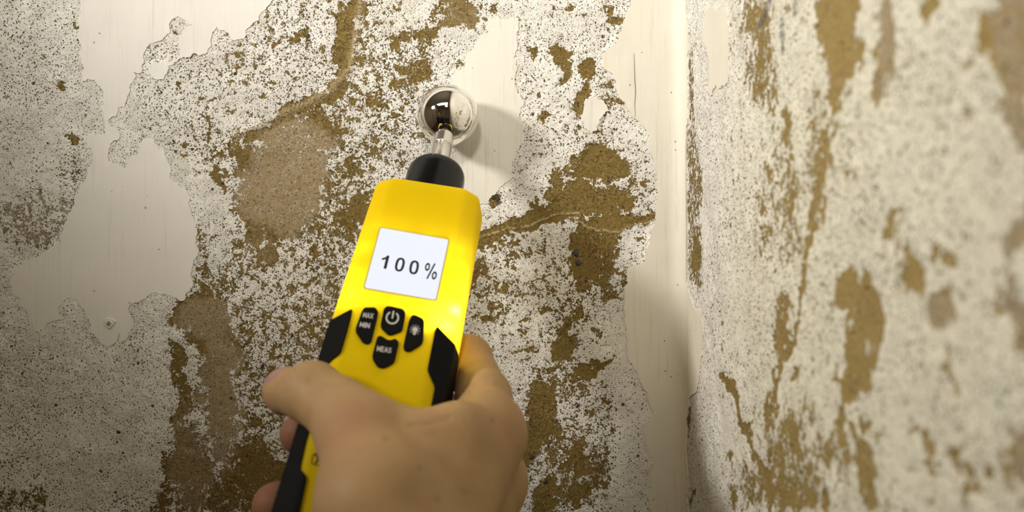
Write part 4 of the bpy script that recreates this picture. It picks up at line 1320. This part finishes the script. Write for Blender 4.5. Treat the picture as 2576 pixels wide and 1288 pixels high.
# clothing and the rest of the photographer, left of and behind the camera
def coarse(fn, lo, hi, step, name, mat, parent):
    lo = np.array(lo); hi = np.array(hi); n = np.ceil((hi - lo) / step).astype(int)
    g = [(lo[k] + np.arange(n[k]) * step).astype(np.float32) for k in range(3)]
    G = np.stack(np.meshgrid(*g, indexing='ij'), -1)
    V, Q = surface_nets(fn(G), lo, step)
    return np_mesh(name, V, Q, mat, parent)
SHR = np.array([-.17, -.24, CZ - .20]); SHL = np.array([-.53, -.30, CZ - .20])
NECK = np.array([-.35, -.27, CZ - .13]); HD = np.array([-.345, -.235, CZ + .03]); PEL = np.array([-.35, -.34, .90])
WM = (WR_A + WR_B) / 2
CUFF = WM + (ELB - WM) * .20
LELB = np.array([-.60, -.30, CZ - .48]); LWR = np.array([-.56, -.18, CZ - .70])
def shirt(p):
    d = cone(p, CUFF, ELB, .036, .048)
    d = smin(d, cone(p, ELB, SHR, .050, .064), .02)
    t1 = ellip(p, (-.35, -.29, CZ - .36), (.20, .125, .24)); t2 = ellip(p, (-.35, -.32, 1.0), (.175, .125, .16))
    d = smin(d, smin(t1, t2, .10), .05)
    d = smin(d, cone(p, SHR, SHL, .062, .062), .05)
    d = smin(d, cone(p, SHL, LELB, .062, .048), .03); d = smin(d, cone(p, LELB, LWR, .046, .036), .02)
    hole = cone(p, CUFF - (ELB - CUFF) * .3, CUFF + (ELB - CUFF) * .25, .031, .031)
    d = np.maximum(d, -hole)
    return d
M_shirt = simple_mat('navy_cotton', (.018, .024, .055), .9, bumpscale=400, bumpd=.0006)
M_trouser = simple_mat('grey_denim', (.06, .065, .075), .9, bumpscale=400, bumpd=.0006)
M_shoe = simple_mat('brown_leather', (.06, .035, .02), .5, bumpscale=200, bumpd=.0003)
M_hair = simple_mat('dark_brown_hair', (.035, .022, .014), .6, bumpscale=300, bumpd=.002)
coarse(shirt, (-.72, -.50, .80), (.02, .20, 1.48), .0085, 'shirt', M_shirt, hand)
def trousers(p):
    d = ellip(p, PEL, (.165, .115, .13))
    for sx in (-.09, .09):
        hip = PEL + np.array([sx, 0, -.04]); kn = np.array([-.35 + sx * 1.1, -.32, .50]); an = np.array([-.35 + sx * 1.2, -.35, .10])
        d = smin(d, smin(cone(p, hip, kn, .085, .062), cone(p, kn, an, .060, .050), .02), .03)
    return d
coarse(trousers, (-.56, -.50, .03), (-.14, -.18, 1.06), .011, 'trousers', M_trouser, hand)
for sx in (-.108, .108):
    def shoe(p, sx=sx):
        d = smin(ellip(p, (-.35 + sx, -.26, .035), (.048, .11, .05)), ellip(p, (-.35 + sx, -.35, .05), (.042, .05, .06)), .03)
        return np.maximum(d, .004 - p[..., 2])
    coarse(shoe, (-.41 + sx, -.42, -.01), (-.29 + sx, -.13, .13), .008, 'shoe', M_shoe, hand)
def head(p):
    d = ellip(p, HD + np.array([0, -.01, .025]), (.077, .098, .092))
    d = smin(d, ellip(p, HD + np.array([0, .022, -.045]), (.055, .066, .066)), .03)
    d = smin(d, cone(p, HD + np.array([0, .092, .005]), HD + np.array([0, .112, -.028]), .007, .013), .012)
    d = smin(d, cone(p, HD + np.array([-.02, .082, -.060]), HD + np.array([.02, .082, -.060]), .007, .007), .008)
    for sx in (-1, 1):
        d = smin(d, ellip(p, HD + np.array([sx * .078, -.005, -.01]), (.010, .020, .032)), .006)
        d = -smin(-d, ellip(p, HD + np.array([sx * .031, .098, .006]), (.014, .014, .010)), .008)
    d = smin(d, cone(p, HD + np.array([0, -.02, -.05]), NECK + np.array([0, 0, -.07]), .052, .058), .02)
    return d
hd = coarse(head, (-.46, -.37, CZ - .24), (-.24, -.09, CZ + .17), .0045, 'head', M_skin, hand)
# head joins the person's own mesh (it is the same body; the shirt covers what lies between)
def join_into(a, b):
    va = np.empty(len(a.data.vertices) * 3, np.float32); a.data.vertices.foreach_get('co', va)
    vb = np.empty(len(b.data.vertices) * 3, np.float32); b.data.vertices.foreach_get('co', vb)
    return va.reshape(-1, 3), vb.reshape(-1, 3)
def hair(p):
    d = ellip(p, HD + np.array([0, -.018, .038]), (.086, .104, .094))
    cut = ellip(p, HD + np.array([0, .075, -.035]), (.085, .075, .095))
    d = np.maximum(d, -cut)
    return np.maximum(d, (HD[2] - .055) - p[..., 2])
coarse(hair, (-.46, -.38, CZ - .06), (-.23, -.09, CZ + .19), .005, 'hair', M_hair, hand)
M_eye = simple_mat('eye_white', (.75, .73, .70), .2); M_iris = simple_mat('dark_iris', (.05, .03, .02), .2)
for sx in (-1, 1):
    bm = bmesh.new(); bmesh.ops.create_uvsphere(bm, u_segments=20, v_segments=12, radius=.0115)
    for v in bm.verts: v.co += Vector(HD + np.array([sx * .031, .079, .006]))
    e = bm_obj('eye', bm, M_eye, hand, smooth=True)
    bm = bmesh.new(); bmesh.ops.create_uvsphere(bm, u_segments=16, v_segments=10, radius=.0055)
    for v in bm.verts: v.co += Vector(HD + np.array([sx * .031, .0862, .006]))
    bm_obj('iris', bm, M_iris, e, smooth=True)
